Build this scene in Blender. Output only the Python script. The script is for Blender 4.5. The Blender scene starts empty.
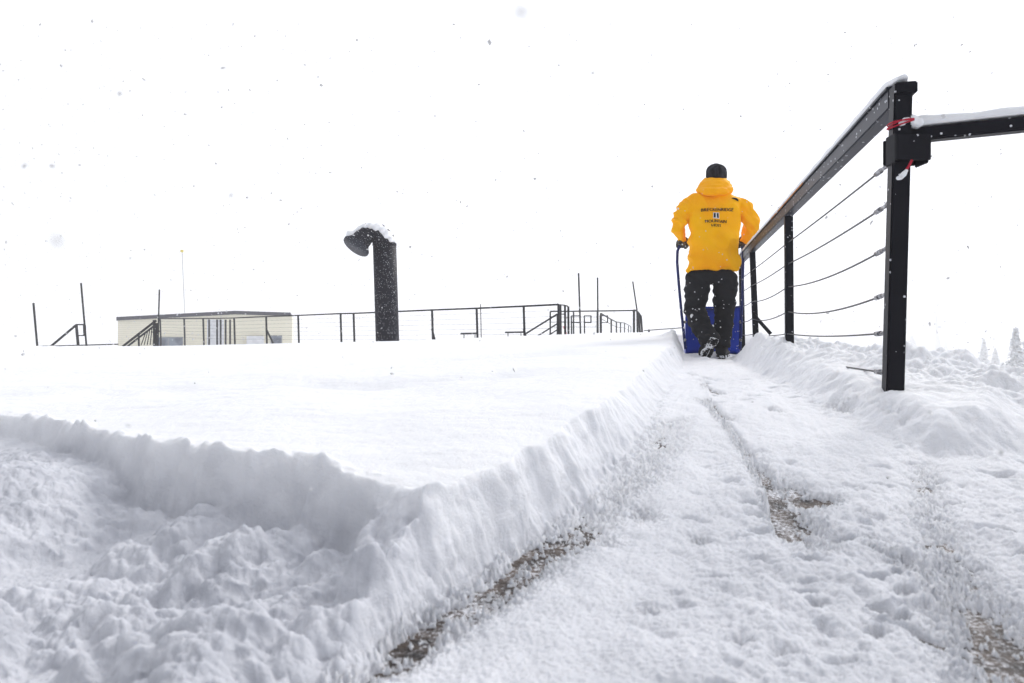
import bpy, bmesh, math, random
import numpy as np
from mathutils import Vector, Matrix
from mathutils.bvhtree import BVHTree

random.seed(7)
rng = np.random.default_rng(7)
sc = bpy.context.scene
C = sc.collection
F = 683.0          # focal length in pixels of a 1024 wide frame (24 mm on 36 mm)
CZ = 0.40          # camera height above the deck
HY = 336.0         # horizon row


def at(px, py, Y):
    """the real point at distance Y ahead that the photograph shows at (px, py)"""
    return Vector(((px - 512) / F * Y, Y, CZ + (HY - py) / F * Y))


# ------------------------------------------------------------------ noise
_perm = np.random.default_rng(3).permutation(256)
_perm = np.concatenate([_perm, _perm, _perm])
_ang = np.random.default_rng(5).uniform(0, 2 * np.pi, 256)
_gx, _gy = np.cos(_ang), np.sin(_ang)
_g3 = np.random.default_rng(6).normal(size=(256, 3))
_g3 /= np.linalg.norm(_g3, axis=1)[:, None]


def p2(x, y):
    xi = np.floor(x).astype(np.int64); yi = np.floor(y).astype(np.int64)
    xf = x - xi; yf = y - yi
    u = xf ** 3 * (xf * (xf * 6 - 15) + 10); v = yf ** 3 * (yf * (yf * 6 - 15) + 10)

    def g(a, b):
        h = _perm[_perm[(xi + a) & 255] + ((yi + b) & 255)]
        return _gx[h] * (xf - a) + _gy[h] * (yf - b)
    return ((g(0, 0) * (1 - u) + g(1, 0) * u) * (1 - v) + (g(0, 1) * (1 - u) + g(1, 1) * u) * v) * 1.5


def p3(P):
    I = np.floor(P).astype(np.int64); f = P - I
    w = f ** 3 * (f * (f * 6 - 15) + 10)
    out = 0
    for a in (0, 1):
        for b in (0, 1):
            for c in (0, 1):
                h = _perm[_perm[_perm[(I[:, 0] + a) & 255] + ((I[:, 1] + b) & 255)] + ((I[:, 2] + c) & 255)]
                d = _g3[h, 0] * (f[:, 0] - a) + _g3[h, 1] * (f[:, 1] - b) + _g3[h, 2] * (f[:, 2] - c)
                out = out + d * (w[:, 0] if a else 1 - w[:, 0]) * (w[:, 1] if b else 1 - w[:, 1]) * (w[:, 2] if c else 1 - w[:, 2])
    return out * 1.5


def fbm(x, y, s, o=4, g=0.5, seed=0.0):
    r = 0; a = 1.0; n = 0
    for k in range(o):
        r = r + a * p2(x / s + 17.3 * k + seed, y / s - 9.1 * k + seed * 1.7)
        n += a; a *= g; s *= 0.5
    return r / n


def billow(x, y, s, o=3, g=0.5, seed=0.0):
    r = 0; a = 1.0; n = 0
    for k in range(o):
        r = r + a * np.abs(p2(x / s + 7.3 * k + seed, y / s + 3.1 * k - seed))
        n += a; a *= g; s *= 0.5
    return r / n


def sm(x, a, b):
    t = np.clip((x - a) / (b - a), 0, 1)
    return t * t * (3 - 2 * t)


# ------------------------------------------------------------------ materials
def mat(name, col, rough=0.6, metal=0.0, **kw):
    m = bpy.data.materials.new(name); m.use_nodes = True
    b = m.node_tree.nodes['Principled BSDF']
    b.inputs['Base Color'].default_value = (*col, 1)
    b.inputs['Roughness'].default_value = rough
    b.inputs['Metallic'].default_value = metal
    b.inputs['Specular IOR Level'].default_value = 0.12 if max(col) < .1 else 0.3
    for k, v in kw.items():
        b.inputs[k.replace('_', ' ')].default_value = v
    return m


def N(m, typ, **kw):
    n = m.node_tree.nodes.new(typ)
    for k, v in kw.items():
        if k in n.inputs.keys():
            n.inputs[k].default_value = v
        else:
            setattr(n, k, v)
    return n


def L(m, a, b):
    m.node_tree.links.new(a, b)


def varied(m, c1, c2, scale, lo=0.4, hi=0.6, bump=0.0, bscale=None, detail=6.0, dist=0.01, stretch=None):
    """noise mix of two colours on the object's own coordinates, plus bump"""
    b = m.node_tree.nodes['Principled BSDF']
    tc = N(m, 'ShaderNodeTexCoord')
    src = tc.outputs['Object']
    if stretch:
        mp = N(m, 'ShaderNodeMapping'); mp.inputs['Scale'].default_value = stretch
        L(m, src, mp.inputs['Vector']); src = mp.outputs['Vector']
    n = N(m, 'ShaderNodeTexNoise', Scale=scale, Detail=detail); L(m, src, n.inputs['Vector'])
    r = N(m, 'ShaderNodeValToRGB')
    r.color_ramp.elements[0].position = lo; r.color_ramp.elements[1].position = hi
    r.color_ramp.elements[0].color = (*c1, 1); r.color_ramp.elements[1].color = (*c2, 1)
    L(m, n.outputs['Fac'], r.inputs['Fac']); L(m, r.outputs['Color'], b.inputs['Base Color'])
    if bump:
        n2 = N(m, 'ShaderNodeTexNoise', Scale=bscale or scale * 4, Detail=5.0); L(m, src, n2.inputs['Vector'])
        bp = N(m, 'ShaderNodeBump', Strength=bump, Distance=dist)
        L(m, n2.outputs['Fac'], bp.inputs['Height']); L(m, bp.outputs['Normal'], b.inputs['Normal'])
    return m


M = {}
# fresh snow: two grain sizes of bump, slight scattering below the surface
s = mat('snow', (0.90, 0.915, 0.945), 0.75)
b = s.node_tree.nodes['Principled BSDF']
b.inputs['Specular IOR Level'].default_value = 0.25
b.inputs['Subsurface Weight'].default_value = 0.35
b.inputs['Subsurface Radius'].default_value = (0.9, 1.0, 1.1)
b.inputs['Subsurface Scale'].default_value = 0.006
tc = N(s, 'ShaderNodeTexCoord')
n1 = N(s, 'ShaderNodeTexNoise', Scale=170.0, Detail=6.0, Roughness=0.75); L(s, tc.outputs['Object'], n1.inputs['Vector'])
n2 = N(s, 'ShaderNodeTexNoise', Scale=38.0, Detail=6.0, Roughness=0.7); L(s, tc.outputs['Object'], n2.inputs['Vector'])
b1 = N(s, 'ShaderNodeBump', Strength=0.8, Distance=0.004); L(s, n1.outputs['Fac'], b1.inputs['Height'])
b2 = N(s, 'ShaderNodeBump', Strength=0.40, Distance=0.008); L(s, n2.outputs['Fac'], b2.inputs['Height'])
at_ = N(s, 'ShaderNodeAttribute', attribute_name='packed_shade')  # mask for trodden-snow grey plus foreground shade put into the base colour
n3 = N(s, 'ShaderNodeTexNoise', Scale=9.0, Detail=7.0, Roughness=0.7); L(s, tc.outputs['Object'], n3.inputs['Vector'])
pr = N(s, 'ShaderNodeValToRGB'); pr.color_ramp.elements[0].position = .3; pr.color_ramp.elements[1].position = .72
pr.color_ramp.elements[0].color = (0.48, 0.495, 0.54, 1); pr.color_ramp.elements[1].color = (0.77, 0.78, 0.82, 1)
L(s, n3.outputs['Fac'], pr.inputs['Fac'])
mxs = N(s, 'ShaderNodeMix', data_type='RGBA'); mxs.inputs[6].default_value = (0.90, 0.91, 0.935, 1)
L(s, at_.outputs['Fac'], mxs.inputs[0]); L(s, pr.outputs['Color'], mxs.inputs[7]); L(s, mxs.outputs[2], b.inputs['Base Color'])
L(s, b1.outputs['Normal'], b2.inputs['Normal']); L(s, b2.outputs['Normal'], b.inputs['Normal'])
M['snow'] = s
M['flake'] = mat('flake', (0.66, 0.66, 0.66), 0.8)
# walkway deck: wet gritty brown
M['deck'] = varied(mat('deck', (0.1, 0.08, 0.07), 0.55), (0.018, 0.015, 0.015), (0.12, 0.088, 0.066), 28.0, 0.35, 0.68, 0.8, 160.0, dist=0.006)
_m = M['deck']; _b = _m.node_tree.nodes['Principled BSDF']; _src = _b.inputs['Base Color'].links[0].from_socket
_tc = N(_m, 'ShaderNodeTexCoord'); _n = N(_m, 'ShaderNodeTexNoise', Scale=130.0, Detail=4.0, Roughness=.8); L(_m, _tc.outputs['Object'], _n.inputs['Vector'])
_n2 = N(_m, 'ShaderNodeTexNoise', Scale=14.0, Detail=4.0); L(_m, _tc.outputs['Object'], _n2.inputs['Vector'])
_a = N(_m, 'ShaderNodeMath', operation='MULTIPLY_ADD'); _a.inputs[1].default_value = .5; L(_m, _n2.outputs['Fac'], _a.inputs[0]); L(_m, _n.outputs['Fac'], _a.inputs[2])
_r = N(_m, 'ShaderNodeMapRange'); _r.inputs['From Min'].default_value = .74; _r.inputs['From Max'].default_value = .90; L(_m, _a.outputs[0], _r.inputs['Value'])
_x = N(_m, 'ShaderNodeMix', data_type='RGBA'); _x.inputs[7].default_value = (.75, .76, .8, 1); L(_m, _src, _x.inputs[6]); L(_m, _r.outputs['Result'], _x.inputs[0]); L(_m, _x.outputs[2], _b.inputs['Base Color'])


def speckled(name, base, rough, snow_amt, scale, metal=0.0, c2=None):
    """a painted / plastic surface with wind-blown snow grains stuck to it"""
    m = mat(name, base, rough, metal)
    b = m.node_tree.nodes['Principled BSDF']
    tc = N(m, 'ShaderNodeTexCoord')
    n0 = N(m, 'ShaderNodeTexNoise', Scale=scale * 0.07, Detail=4.0); L(m, tc.outputs['Object'], n0.inputs['Vector'])
    mx0 = N(m, 'ShaderNodeMix', data_type='RGBA')
    mx0.inputs[6].default_value = (*base, 1)
    mx0.inputs[7].default_value = (*(c2 or tuple(min(1, v * 1.7) for v in base)), 1)
    L(m, n0.outputs['Fac'], mx0.inputs[0])
    v = N(m, 'ShaderNodeTexVoronoi', Scale=scale); L(m, tc.outputs['Object'], v.inputs['Vector'])
    sep = N(m, 'ShaderNodeSeparateColor'); L(m, v.outputs['Color'], sep.inputs['Color'])
    lt = N(m, 'ShaderNodeMath', operation='LESS_THAN'); lt.inputs[1].default_value = 0.30
    L(m, v.outputs['Distance'], lt.inputs[0])
    gt = N(m, 'ShaderNodeMath', operation='LESS_THAN'); gt.inputs[1].default_value = snow_amt
    L(m, sep.outputs['Red'], gt.inputs[0])
    mu = N(m, 'ShaderNodeMath', operation='MULTIPLY'); L(m, lt.outputs[0], mu.inputs[0]); L(m, gt.outputs[0], mu.inputs[1])
    mx = N(m, 'ShaderNodeMix', data_type='RGBA'); mx.inputs[7].default_value = (0.62, 0.63, 0.67, 1)
    L(m, mx0.outputs[2], mx.inputs[6]); L(m, mu.outputs[0], mx.inputs[0]); L(m, mx.outputs[2], b.inputs['Base Color'])
    return m


M['post'] = speckled('post_paint', (0.005, 0.005, 0.008), 0.42, 0.05, 90.0)
M['rail'] = speckled('rail_paint', (0.022, 0.024, 0.032), 0.38, 0.12, 70.0)
M['farmetal'] = varied(mat('far_metal', (0.012, 0.012, 0.015), 0.6), (0.008, 0.008, 0.010), (0.02, 0.02, 0.024), 6.0)
M['wire'] = mat('wire', (0.05, 0.05, 0.055), 0.4, 0.7)
M['steel'] = varied(mat('steel', (0.4, 0.4, 0.4), 0.35, 0.8), (0.06, 0.06, 0.07), (0.45, 0.45, 0.47), 60.0)
M['rust'] = varied(mat('rust', (0.3, 0.1, 0.03), 0.8), (0.25, 0.09, 0.03), (0.5, 0.2, 0.05), 40.0, bump=0.3)
M['pipe'] = speckled('vent_pipe', (0.008, 0.008, 0.013), 0.6, 0.22, 85.0, c2=(0.018, 0.017, 0.025))
M['jacket'] = varied(mat('jacket', (0.95, 0.50, 0.005), 0.62), (0.98, 0.40, 0.0), (1.0, 0.50, 0.0), 4.0, 0.3, 0.7, 0.25, 45.0, dist=0.006)
M['jacket'].node_tree.nodes['Principled BSDF'].inputs['Specular IOR Level'].default_value = 0.08
M['trouser'] = speckled('trouser', (0.010, 0.010, 0.012), 0.75, 0.04, 55.0)
M['beanie'] = varied(mat('beanie', (0.012, 0.012, 0.015), 0.9), (0.006, 0.006, 0.008), (0.03, 0.03, 0.036), 30.0, bump=0.6, bscale=150.0, dist=0.004, stretch=(1, 1, .3))
M['boot'] = speckled('boot', (0.012, 0.012, 0.013), 0.6, 0.08, 80.0)
M['sole'] = varied(mat('sole', (0.1, 0.1, 0.1), 0.8), (0.015, 0.015, 0.015), (0.8, 0.81, 0.84), 34.0, 0.46, 0.52, bump=0.6)
M['glove'] = varied(mat('glove', (0.03, 0.03, 0.03), 0.8), (0.03, 0.035, 0.03), (0.14, 0.13, 0.11), 40.0)
M['skin'] = varied(mat('skin', (0.5, 0.3, 0.22), 0.55), (0.45, 0.25, 0.18), (0.55, 0.33, 0.25), 20.0)
M['hair'] = mat('hair', (0.04, 0.025, 0.015), 0.8)
M['ink'] = mat('ink', (0.01, 0.01, 0.012), 0.7)
M['print_white'] = mat('print_white', (0.7, 0.72, 0.75), 0.7)
M['blue'] = speckled('scoop_blue', (0.004, 0.028, 0.34), 0.38, 0.08, 70.0, c2=(0.010, 0.05, 0.48))
M['handle_blue'] = speckled('handle_blue', (0.008, 0.016, 0.10), 0.4, 0.10, 80.0)
M['cord_red'] = mat('cord_red', (0.42, 0.012, 0.035), 0.7)
M['red_cloth'] = varied(mat('red_cloth', (0.7, 0.03, 0.05), 0.8), (0.6, 0.02, 0.05), (0.8, 0.06, 0.08), 10.0)
M['pale_mast'] = mat('pale_mast', (0.60, 0.60, 0.62), 0.7)  # even light grey for the faint far masts, tower and poles
M['yellow'] = mat('yellow_tip', (0.75, 0.6, 0.02), 0.5)
M['roof'] = speckled('roof_edge', (0.012, 0.012, 0.026), 0.6, 0.16, 5.0)
M['window'] = varied(mat('window_glass', (0.10, 0.13, 0.17), 0.15), (0.08, 0.10, 0.14), (0.22, 0.26, 0.32), 1.5)
M['white_paint'] = varied(mat('white_paint', (0.75, 0.76, 0.78), 0.5), (0.68, 0.69, 0.72), (0.80, 0.81, 0.83), 3.0)
M['grey_unit'] = mat('grey_unit', (0.28, 0.29, 0.31), 0.6)
M['trunk'] = varied(mat('trunk', (0.06, 0.045, 0.04), 0.9), (0.05, 0.04, 0.035), (0.10, 0.08, 0.07), 5.0)
M['needles'] = varied(mat('needles', (0.1, 0.12, 0.11), 0.8), (0.10, 0.12, 0.12), (0.80, 0.82, 0.85), 1.6, 0.30, 0.50)
# lap siding with horizontal board lines
sd = mat('siding', (0.62, 0.57, 0.40), 0.7)
b = sd.node_tree.nodes['Principled BSDF']
tc = N(sd, 'ShaderNodeTexCoord'); wv = N(sd, 'ShaderNodeTexWave', Scale=2.2, Distortion=0.0, bands_direction='Z', wave_profile='SAW')
L(sd, tc.outputs['Object'], wv.inputs['Vector'])
r = N(sd, 'ShaderNodeValToRGB'); r.color_ramp.elements[0].position = 0.0; r.color_ramp.elements[1].position = 0.16
r.color_ramp.elements[0].color = (0.58, 0.54, 0.41, 1); r.color_ramp.elements[1].color = (0.86, 0.82, 0.66, 1)
L(sd, wv.outputs['Fac'], r.inputs['Fac']); L(sd, r.outputs['Color'], b.inputs['Base Color'])
bp = N(sd, 'ShaderNodeBump', Strength=0.6, Distance=0.02); L(sd, wv.outputs['Fac'], bp.inputs['Height']); L(sd, bp.outputs['Normal'], b.inputs['Normal'])
M['siding'] = sd


# ------------------------------------------------------------------ helpers
def tag(o, label=None, cat=None, group=None, kind=None):
    if label: o['label'] = label
    if cat: o['category'] = cat
    if group: o['group'] = group
    if kind: o['kind'] = kind
    return o


def empty(name, loc, label, cat, group=None):
    o = bpy.data.objects.new(name, None); C.objects.link(o); o.location = loc
    o.empty_display_size = 0.1
    return tag(o, label, cat, group)


def link(name, me, m, parent=None, smooth=False):
    o = bpy.data.objects.new(name, me); C.objects.link(o)
    me.materials.append(m)
    if smooth:
        me.polygons.foreach_set('use_smooth', [True] * len(me.polygons))
    if parent:
        o.parent = parent
        o.matrix_parent_inverse = Matrix.Translation(-world_loc(parent))
    return o


def world_loc(o):
    v = Vector(o.location)
    while o.parent:      # parents carry only translations and their inverse cancels
        v = v + o.matrix_parent_inverse.translation
        o = o.parent
        v = v + Vector(o.location)
    return v


class MB:
    """collects shapes in world coordinates; build() links them as ONE mesh"""
    def __init__(self): self.v = []; self.f = []

    def add(self, vs, fs):
        k = len(self.v); self.v += [tuple(p) for p in vs]; self.f += [tuple(i + k for i in f) for f in fs]; return self

    def beam(self, p, q, w, h=None, up=(0, 0, 1)):
        """square bar from p to q: w wide, h high"""
        h = h or w; p, q = Vector(p), Vector(q)
        d = (q - p).normalized(); up = Vector(up)
        if abs(d.dot(up)) > 0.99: up = Vector((0.23, 1, 0)).normalized()
        sx = d.cross(up).normalized() * w / 2; sz = sx.cross(d).normalized() * h / 2
        vs = [c + a * sx + b * sz for c in (p, q) for a, b in ((-1, -1), (1, -1), (1, 1), (-1, 1))]
        return self.add(vs, [(3, 2, 1, 0), (4, 5, 6, 7), (0, 1, 5, 4), (1, 2, 6, 5), (2, 3, 7, 6), (3, 0, 4, 7)])

    def tube(self, pts, r, n=10, cap=True):
        pts = [Vector(p) for p in pts]; rs = r if isinstance(r, (list, tuple)) else [r] * len(pts)
        rings = []; nx = None
        for i, p in enumerate(pts):
            d = (pts[min(i + 1, len(pts) - 1)] - pts[max(i - 1, 0)]).normalized()
            if nx is None:
                a = Vector((0, 0, 1)) if abs(d.z) < 0.9 else Vector((1, 0, 0))
                nx = d.cross(a).normalized()
            nx = (nx - d * nx.dot(d)).normalized(); ny = d.cross(nx)
            rings.append([p + (nx * math.cos(t) + ny * math.sin(t)) * rs[i] for t in [2 * math.pi * k / n for k in range(n)]])
        return self.loft(rings, cap)

    def loft(self, rings, cap=True):
        n = len(rings[0]); vs = [p for r in rings for p in r]; fs = []
        for i in range(len(rings) - 1):
            for k in range(n):
                a = i * n + k; b_ = i * n + (k + 1) % n
                fs.append((a, b_, b_ + n, a + n))
        if cap:
            fs.append(tuple(range(n - 1, -1, -1))); fs.append(tuple(range((len(rings) - 1) * n, len(rings) * n)))
        return self.add(vs, fs)

    def ell(self, c, r, n=16, m=10, rot=None):
        c = Vector(c); rings = []
        for i in range(1, m):
            t = math.pi * i / m
            rr = []
            for k in range(n):
                a = 2 * math.pi * k / n
                p = Vector((r[0] * math.sin(t) * math.cos(a), r[1] * math.sin(t) * math.sin(a), -r[2] * math.cos(t)))
                if rot: p = rot @ p
                rr.append(c + p)
            rings.append(rr)
        return self.loft(rings)

    def mesh(self, name):
        me = bpy.data.meshes.new(name); me.from_pydata(self.v, [], self.f); me.update(); return me

    def build(self, name, m, parent=None, smooth=False, bevel=0.0, base=None):
        me = self.mesh(name)
        bm = bmesh.new(); bm.from_mesh(me)
        bmesh.ops.recalc_face_normals(bm, faces=bm.faces)
        if bevel:
            bmesh.ops.bevel(bm, geom=[e for e in bm.edges if e.calc_face_angle(0) > 0.6], offset=bevel, segments=2, affect='EDGES', clamp_overlap=True)
        bm.to_mesh(me); bm.free()
        if base is not None:
            me.transform(Matrix.Translation(-Vector(base)))
        o = link(name, me, m, parent, smooth)
        if base is not None: o.location = base if not parent else Vector(base)
        return o


def ring(c, a, b_, n=24, p=2.0, tilt=0.0, yaw=0.0):
    """super-ellipse ring round c in the horizontal plane; tilt leans it about X"""
    out = []
    for k in range(n):
        t = 2 * math.pi * k / n
        ct, st = math.cos(t), math.sin(t)
        x = a * math.copysign(abs(ct) ** (2 / p), ct); y = b_ * math.copysign(abs(st) ** (2 / p), st)
        z = y * math.tan(tilt)
        out.append(Vector((c[0] + x * math.cos(yaw) - y * math.sin(yaw), c[1] + x * math.sin(yaw) + y * math.cos(yaw), c[2] + z)))
    return out


def remesh(mb, voxel, disp=None, smooth_it=0):
    """voxel-merge the collected solids into one continuous surface, then push it along its normals by disp(P)"""
    me = mb.mesh('tmp'); bm = bmesh.new(); bm.from_mesh(me); bmesh.ops.recalc_face_normals(bm, faces=bm.faces); bm.to_mesh(me); bm.free()
    o = bpy.data.objects.new('tmp', me); C.objects.link(o)
    md = o.modifiers.new('r', 'REMESH'); md.mode = 'VOXEL'; md.voxel_size = voxel
    if smooth_it:
        ms = o.modifiers.new('s', 'SMOOTH'); ms.iterations = smooth_it; ms.factor = 0.5
    dg = bpy.context.evaluated_depsgraph_get(); dg.update()
    out = bpy.data.meshes.new_from_object(o.evaluated_get(dg))
    bpy.data.objects.remove(o); bpy.data.meshes.remove(me)
    if disp:
        n = len(out.vertices); co = np.empty(n * 3); out.vertices.foreach_get('co', co); co = co.reshape(-1, 3)
        no = np.empty(n * 3); out.vertices.foreach_get('normal', no); no = no.reshape(-1, 3)
        co = co + no * disp(co)[:, None]
        out.vertices.foreach_set('co', co.ravel()); out.update()
    out.materials.clear()
    return out


# ------------------------------------------------------------------ terrain
YL = [0.2, 1.0, 1.35, 1.75, 2.2, 3.0, 4.5, 5.75, 6.3, 7.5]
ZL = [0.045, 0.050, 0.080, 0.138, 0.165, 0.188, 0.195, 0.200, 0.225, 0.26]


def zl(Y): return np.interp(Y, YL, ZL)


def G(px, py):
    """point of the cleared lane seen at this pixel"""
    lo, hi = 0.2, 9.0
    for _ in range(50):
        m_ = (lo + hi) / 2
        if CZ - (py - HY) / F * m_ > float(zl(m_)): lo = m_
        else: hi = m_
    return ((px - 512) / F * lo, lo)


edge_px = [(300, 760), (352, 700), (392, 655), (420, 628), (455, 596), (495, 566), (540, 540), (585, 505), (620, 465), (645, 432), (662, 405), (676, 382), (683, 368), (684, 358)]
EL = [G(*p) for p in edge_px]
EY = np.array([p[1] for p in EL]); EX = np.array([p[0] for p in EL])
o_ = np.argsort(EY); EY, EX = EY[o_], EX[o_]
FX = np.array([-3.0, -1.9, -1.27, -1.02, -0.84, -0.60, -0.46, -0.285, -0.09, 0.3])
FY = np.array([3.3, 2.25, 1.72, 1.56, 1.38, 1.24, 1.14, 1.04, 0.915, 0.86])
sil_x = np.array([-700, 0, 100, 300, 400, 520, 600, 660, 700, 900, 1300])
sil_y = np.array([355, 349, 347.5, 343, 341, 336, 333, 332, 332, 334, 334])
# right-hand ridge foot
rb_px = [(760, 373), (790, 388), (840, 413), (888, 436), (930, 452), (985, 456), (1060, 446), (1200, 440)]
RB = [(2.25, 7.4), (1.98, 6.2), (1.82, 5.5)] + [G(*p) for p in rb_px]
RX = np.array([p[0] for p in RB]); RY = np.array([p[1] for p in RB])


def seg_dist(X, Y, pts):
    """distance to a polyline and the parameter 0..1 along it"""
    best = np.full(X.shape, 1e9); par = np.zeros(X.shape); side = np.zeros(X.shape)
    n = len(pts) - 1
    for i in range(n):
        (x0, y0), (x1, y1) = pts[i], pts[i + 1]
        dx, dy = x1 - x0, y1 - y0; l2 = dx * dx + dy * dy
        t = np.clip(((X - x0) * dx + (Y - y0) * dy) / l2, 0, 1)
        ex, ey = X - (x0 + t * dx), Y - (y0 + t * dy)
        d = np.hypot(ex, ey); m_ = d < best
        best = np.where(m_, d, best); par = np.where(m_, (i + t) / n, par)
        side = np.where(m_, np.sign(dx * ey - dy * ex), side)
    return best, par, side


lineA = [G(*p) for p in [(300, 720), (350, 683), (400, 655), (440, 628), (470, 610), (505, 585), (560, 545), (600, 515), (640, 480), (662, 450), (672, 425)]]
lineE = [G(*p) for p in [(440, 622), (500, 583), (520, 560), (548, 541)]]
lineB = [G(*p) for p in [(696, 372), (708, 392), (712, 410), (718, 422), (738, 447), (752, 470), (765, 500), (770, 530), (778, 548), (792, 557), (815, 556)]]
lineC = [G(*p) for p in [(925, 470), (928, 500), (932, 530), (950, 565), (965, 600), (990, 630), (1015, 655), (1060, 700)]]
lineD = [G(*p) for p in [(795, 382), (820, 393), (860, 414), (905, 438)]]
blobsB = [(792, 540, 14, 14, 1.6), (781, 525, 8, 14, 1.3), (776, 505, 8, 16, 1.0), (768, 485, 6, 14, .7), (818, 503, 20, 4, 1.5), (796, 497, 20, 12, .9), (798, 522, 22, 16, .8), (810, 552, 18, 5, .8), (712, 412, 5, 6, 1.3), (723, 420, 9, 2.5, 1.1), (714, 393, 6, 2.5, .9),
          (700, 378, 4, 3, .9), (830, 560, 16, 6, .7), (903, 568, 20, 8, 1.0), (880, 562, 12, 5, .8), (930, 580, 22, 12, .8), (958, 600, 22, 14, .8), (990, 632, 26, 16, 1.1), (1008, 655, 22, 14, 1.0), (905, 520, 20, 6, .3), (902, 626, 11, 4, 1.1), (878, 548, 24, 6, .5), (820, 612, 10, 3, .7), (904, 600, 10, 3, .9), (640, 518, 18, 8, .5), (605, 545, 14, 6, .5),
          (774, 412, 6, 2, .9), (835, 412, 7, 2.5, .9), (850, 417, 8, 2.5, 1.3), (842, 402, 8, 2, .8), (808, 388, 6, 2, 1.0), (700, 548, 10, 4, .8), (650, 620, 14, 5, .4), (880, 640, 14, 4, .8), (790, 660, 16, 4, .6), (740, 650, 12, 4, .5), (860, 520, 12, 3, .5)]
tufts = [(np.random.default_rng(21).uniform(600, 1000), 0)]


def ground_z(X, Y, want_packed_shade=False):
    lane = zl(Y)
    u = X / np.maximum(Y, 0.05)
    px = 512 + u * F
    # --- deck exposure in the lane
    e = np.zeros(X.shape)
    wob = fbm(X, Y, 0.05, 4, .6, 2.0)
    d, t, _ = seg_dist(X, Y, lineA)
    e = np.maximum(e, (.98 - 0.58 * sm(t, .25, 0.95)) * np.exp(-(d / (0.030 + 0.035 * t)) ** 2))
    d, t, _ = seg_dist(X, Y, lineE)
    e = np.maximum(e, 1.2 * np.exp(-(d / 0.011) ** 2))
    d, t, _ = seg_dist(X, Y, lineC)
    e = np.maximum(e, (0.42 + .50 * sm(t, .3, .75)) * np.exp(-(d / (0.03 + .045 * t)) ** 2))
    d, t, _ = seg_dist(X, Y, lineD)
    e = np.maximum(e, .85 * np.exp(-(d / .018) ** 2))
    for (bx, by, br, bry, bs) in blobsB:
        cx, cy = G(bx, by); rx = br / F * cy; ry = bry * cy * cy / (F * max(.05, CZ - float(zl(cy))))
        e = np.maximum(e, bs * np.exp(-((X - cx) / rx) ** 2 - ((Y - cy) / ry) ** 2))
    dB, tB, sB = seg_dist(X, Y, lineB)
    # left of line B the packed layer is ~12 mm thicker with a crisp lip
    e = np.maximum(e, 1.55 * np.exp(-((dB - .012) / .030) ** 2) * (sB > 0) * sm(tB, .40, .62) * sm(tB, 1.0, .93))
    e = np.maximum(e, 1.25 * np.exp(-((dB - .006) / (.007 + .003 * Y)) ** 2) * sm(tB, .02, .08) * sm(tB, .62, .5) * sm(fbm(X, Y, .25, 2, .5, 110.), -.25, .05))
    lip = np.where(sB < 0, 1.0, np.exp(-(dB / 0.004) ** 2)) * np.exp(-(dB / 0.13) ** 2) * sm(tB, 0, .08)
    rough_zone = sm(px, 600, 790) * sm(Y, 1.9, 1.05)
    scrape = fbm(X - .33 * Y, Y * .12, 0.045, 3, .5, 95.)
    snow_t = 0.010 + 0.012 * fbm(X, Y, 0.35, 3, .5, 1.0)
    grain = fbm(X, Y, 0.014, 3, .7, 4.0)
    lumps = billow(X, Y * 0.8, 0.085, 4, .55, 6.0)
    streak = fbm(X * 2.4 + Y * .3, Y * 0.9 + X * .6, 0.16, 3, .55, 8.5)
    snow_t = snow_t + (0.0024 + .002 * rough_zone) * grain * sm(Y, 6, 1.0) + .0022 * fbm(X, Y, .006, 2, .7, 90.) * sm(Y, 3., 1.2) + (0.004 + 0.022 * rough_zone) * (lumps - 0.16) * (1 - .6 * np.clip(e, 0, 1))
    snow_t = snow_t + 0.005 * streak * (1 - .5 * rough_zone) + .005 * scrape
    # shuffled boot dents
    dents = fbm(X * 1.0 + .4 * Y, Y * 1.5, 0.075, 2, .5, 12.0)
    snow_t = snow_t - 0.026 * np.clip(dents - 0.27, 0, 1) * 3 * (0.06 + rough_zone * sm(Y, 2.2, 1.3) + .5 * sm(Y, 2.0, 2.6) * sm(px, 690, 760)) * sm(Y, 4.8, 3.0)
    snow_t = snow_t + 0.011 * lip * sm(Y, 6, 1.5)
    snow_t = snow_t - e * (1 - .9 * np.clip(lip, 0, 1)) * (0.024 + 0.016 * wob) + 0.026 * np.clip(e * 1.5, 0, 1) * fbm(X, Y, 0.0085, 3, .75, 4.0) + .010 * np.clip(e, 0, 1) * fbm(X, Y, .04, 2, .6, 71.)
    z_lane = lane + snow_t
    # --- bank on the left
    jx = 0.022 * fbm(X, Y, 0.22, 2, .5, 3.0) + 0.008 * fbm(X, Y, 0.05, 2, .5, 5.0)
    xe = np.interp(Y, EY, EX)
    dl = xe - X + jx                       # >0 inside the bank
    near = 0.185 + 0.018 * fbm(X, Y, 0.5, 2, .5, 9.0)
    crest = CZ - (np.interp(px, sil_x, sil_y) - HY) / F * 8.5
    tt = np.clip((Y - 1.0) / 7.5, 0, 1) ** 0.6
    top = near * (1 - tt) + crest * tt
    top = top + 0.004 * fbm(X * .5 + Y * .2, Y * 1.6, 0.16, 3, .5, 101.) * sm(Y, 9., 4.) + 0.018 * fbm(X, Y, 0.8, 3, .5, 10.0) * sm(Y, .8, 2.0) * sm(Y, 9.0, 6.0)
    trench = np.exp(-((Y - 2.55 - 0.14 * X + .25 * fbm(X, Y, .9, 2, .5, 30.)) / 0.16) ** 2) * sm(X, -2.2, -1.2) * sm(X, 0.35, -0.15)
    top = top - 0.034 * trench * (0.6 + fbm(X, Y, .4, 2, .5, 33.))
    trench2 = np.exp(-((Y - 3.6 - .1 * X) / 0.2) ** 2) * sm(X, -.7, -0.3) * sm(X, 0.6, 0.2)
    top = top - 0.026 * trench2
    top = top + 0.0022 * fbm(X, Y, 0.05, 3, .6, 13.0)
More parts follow.
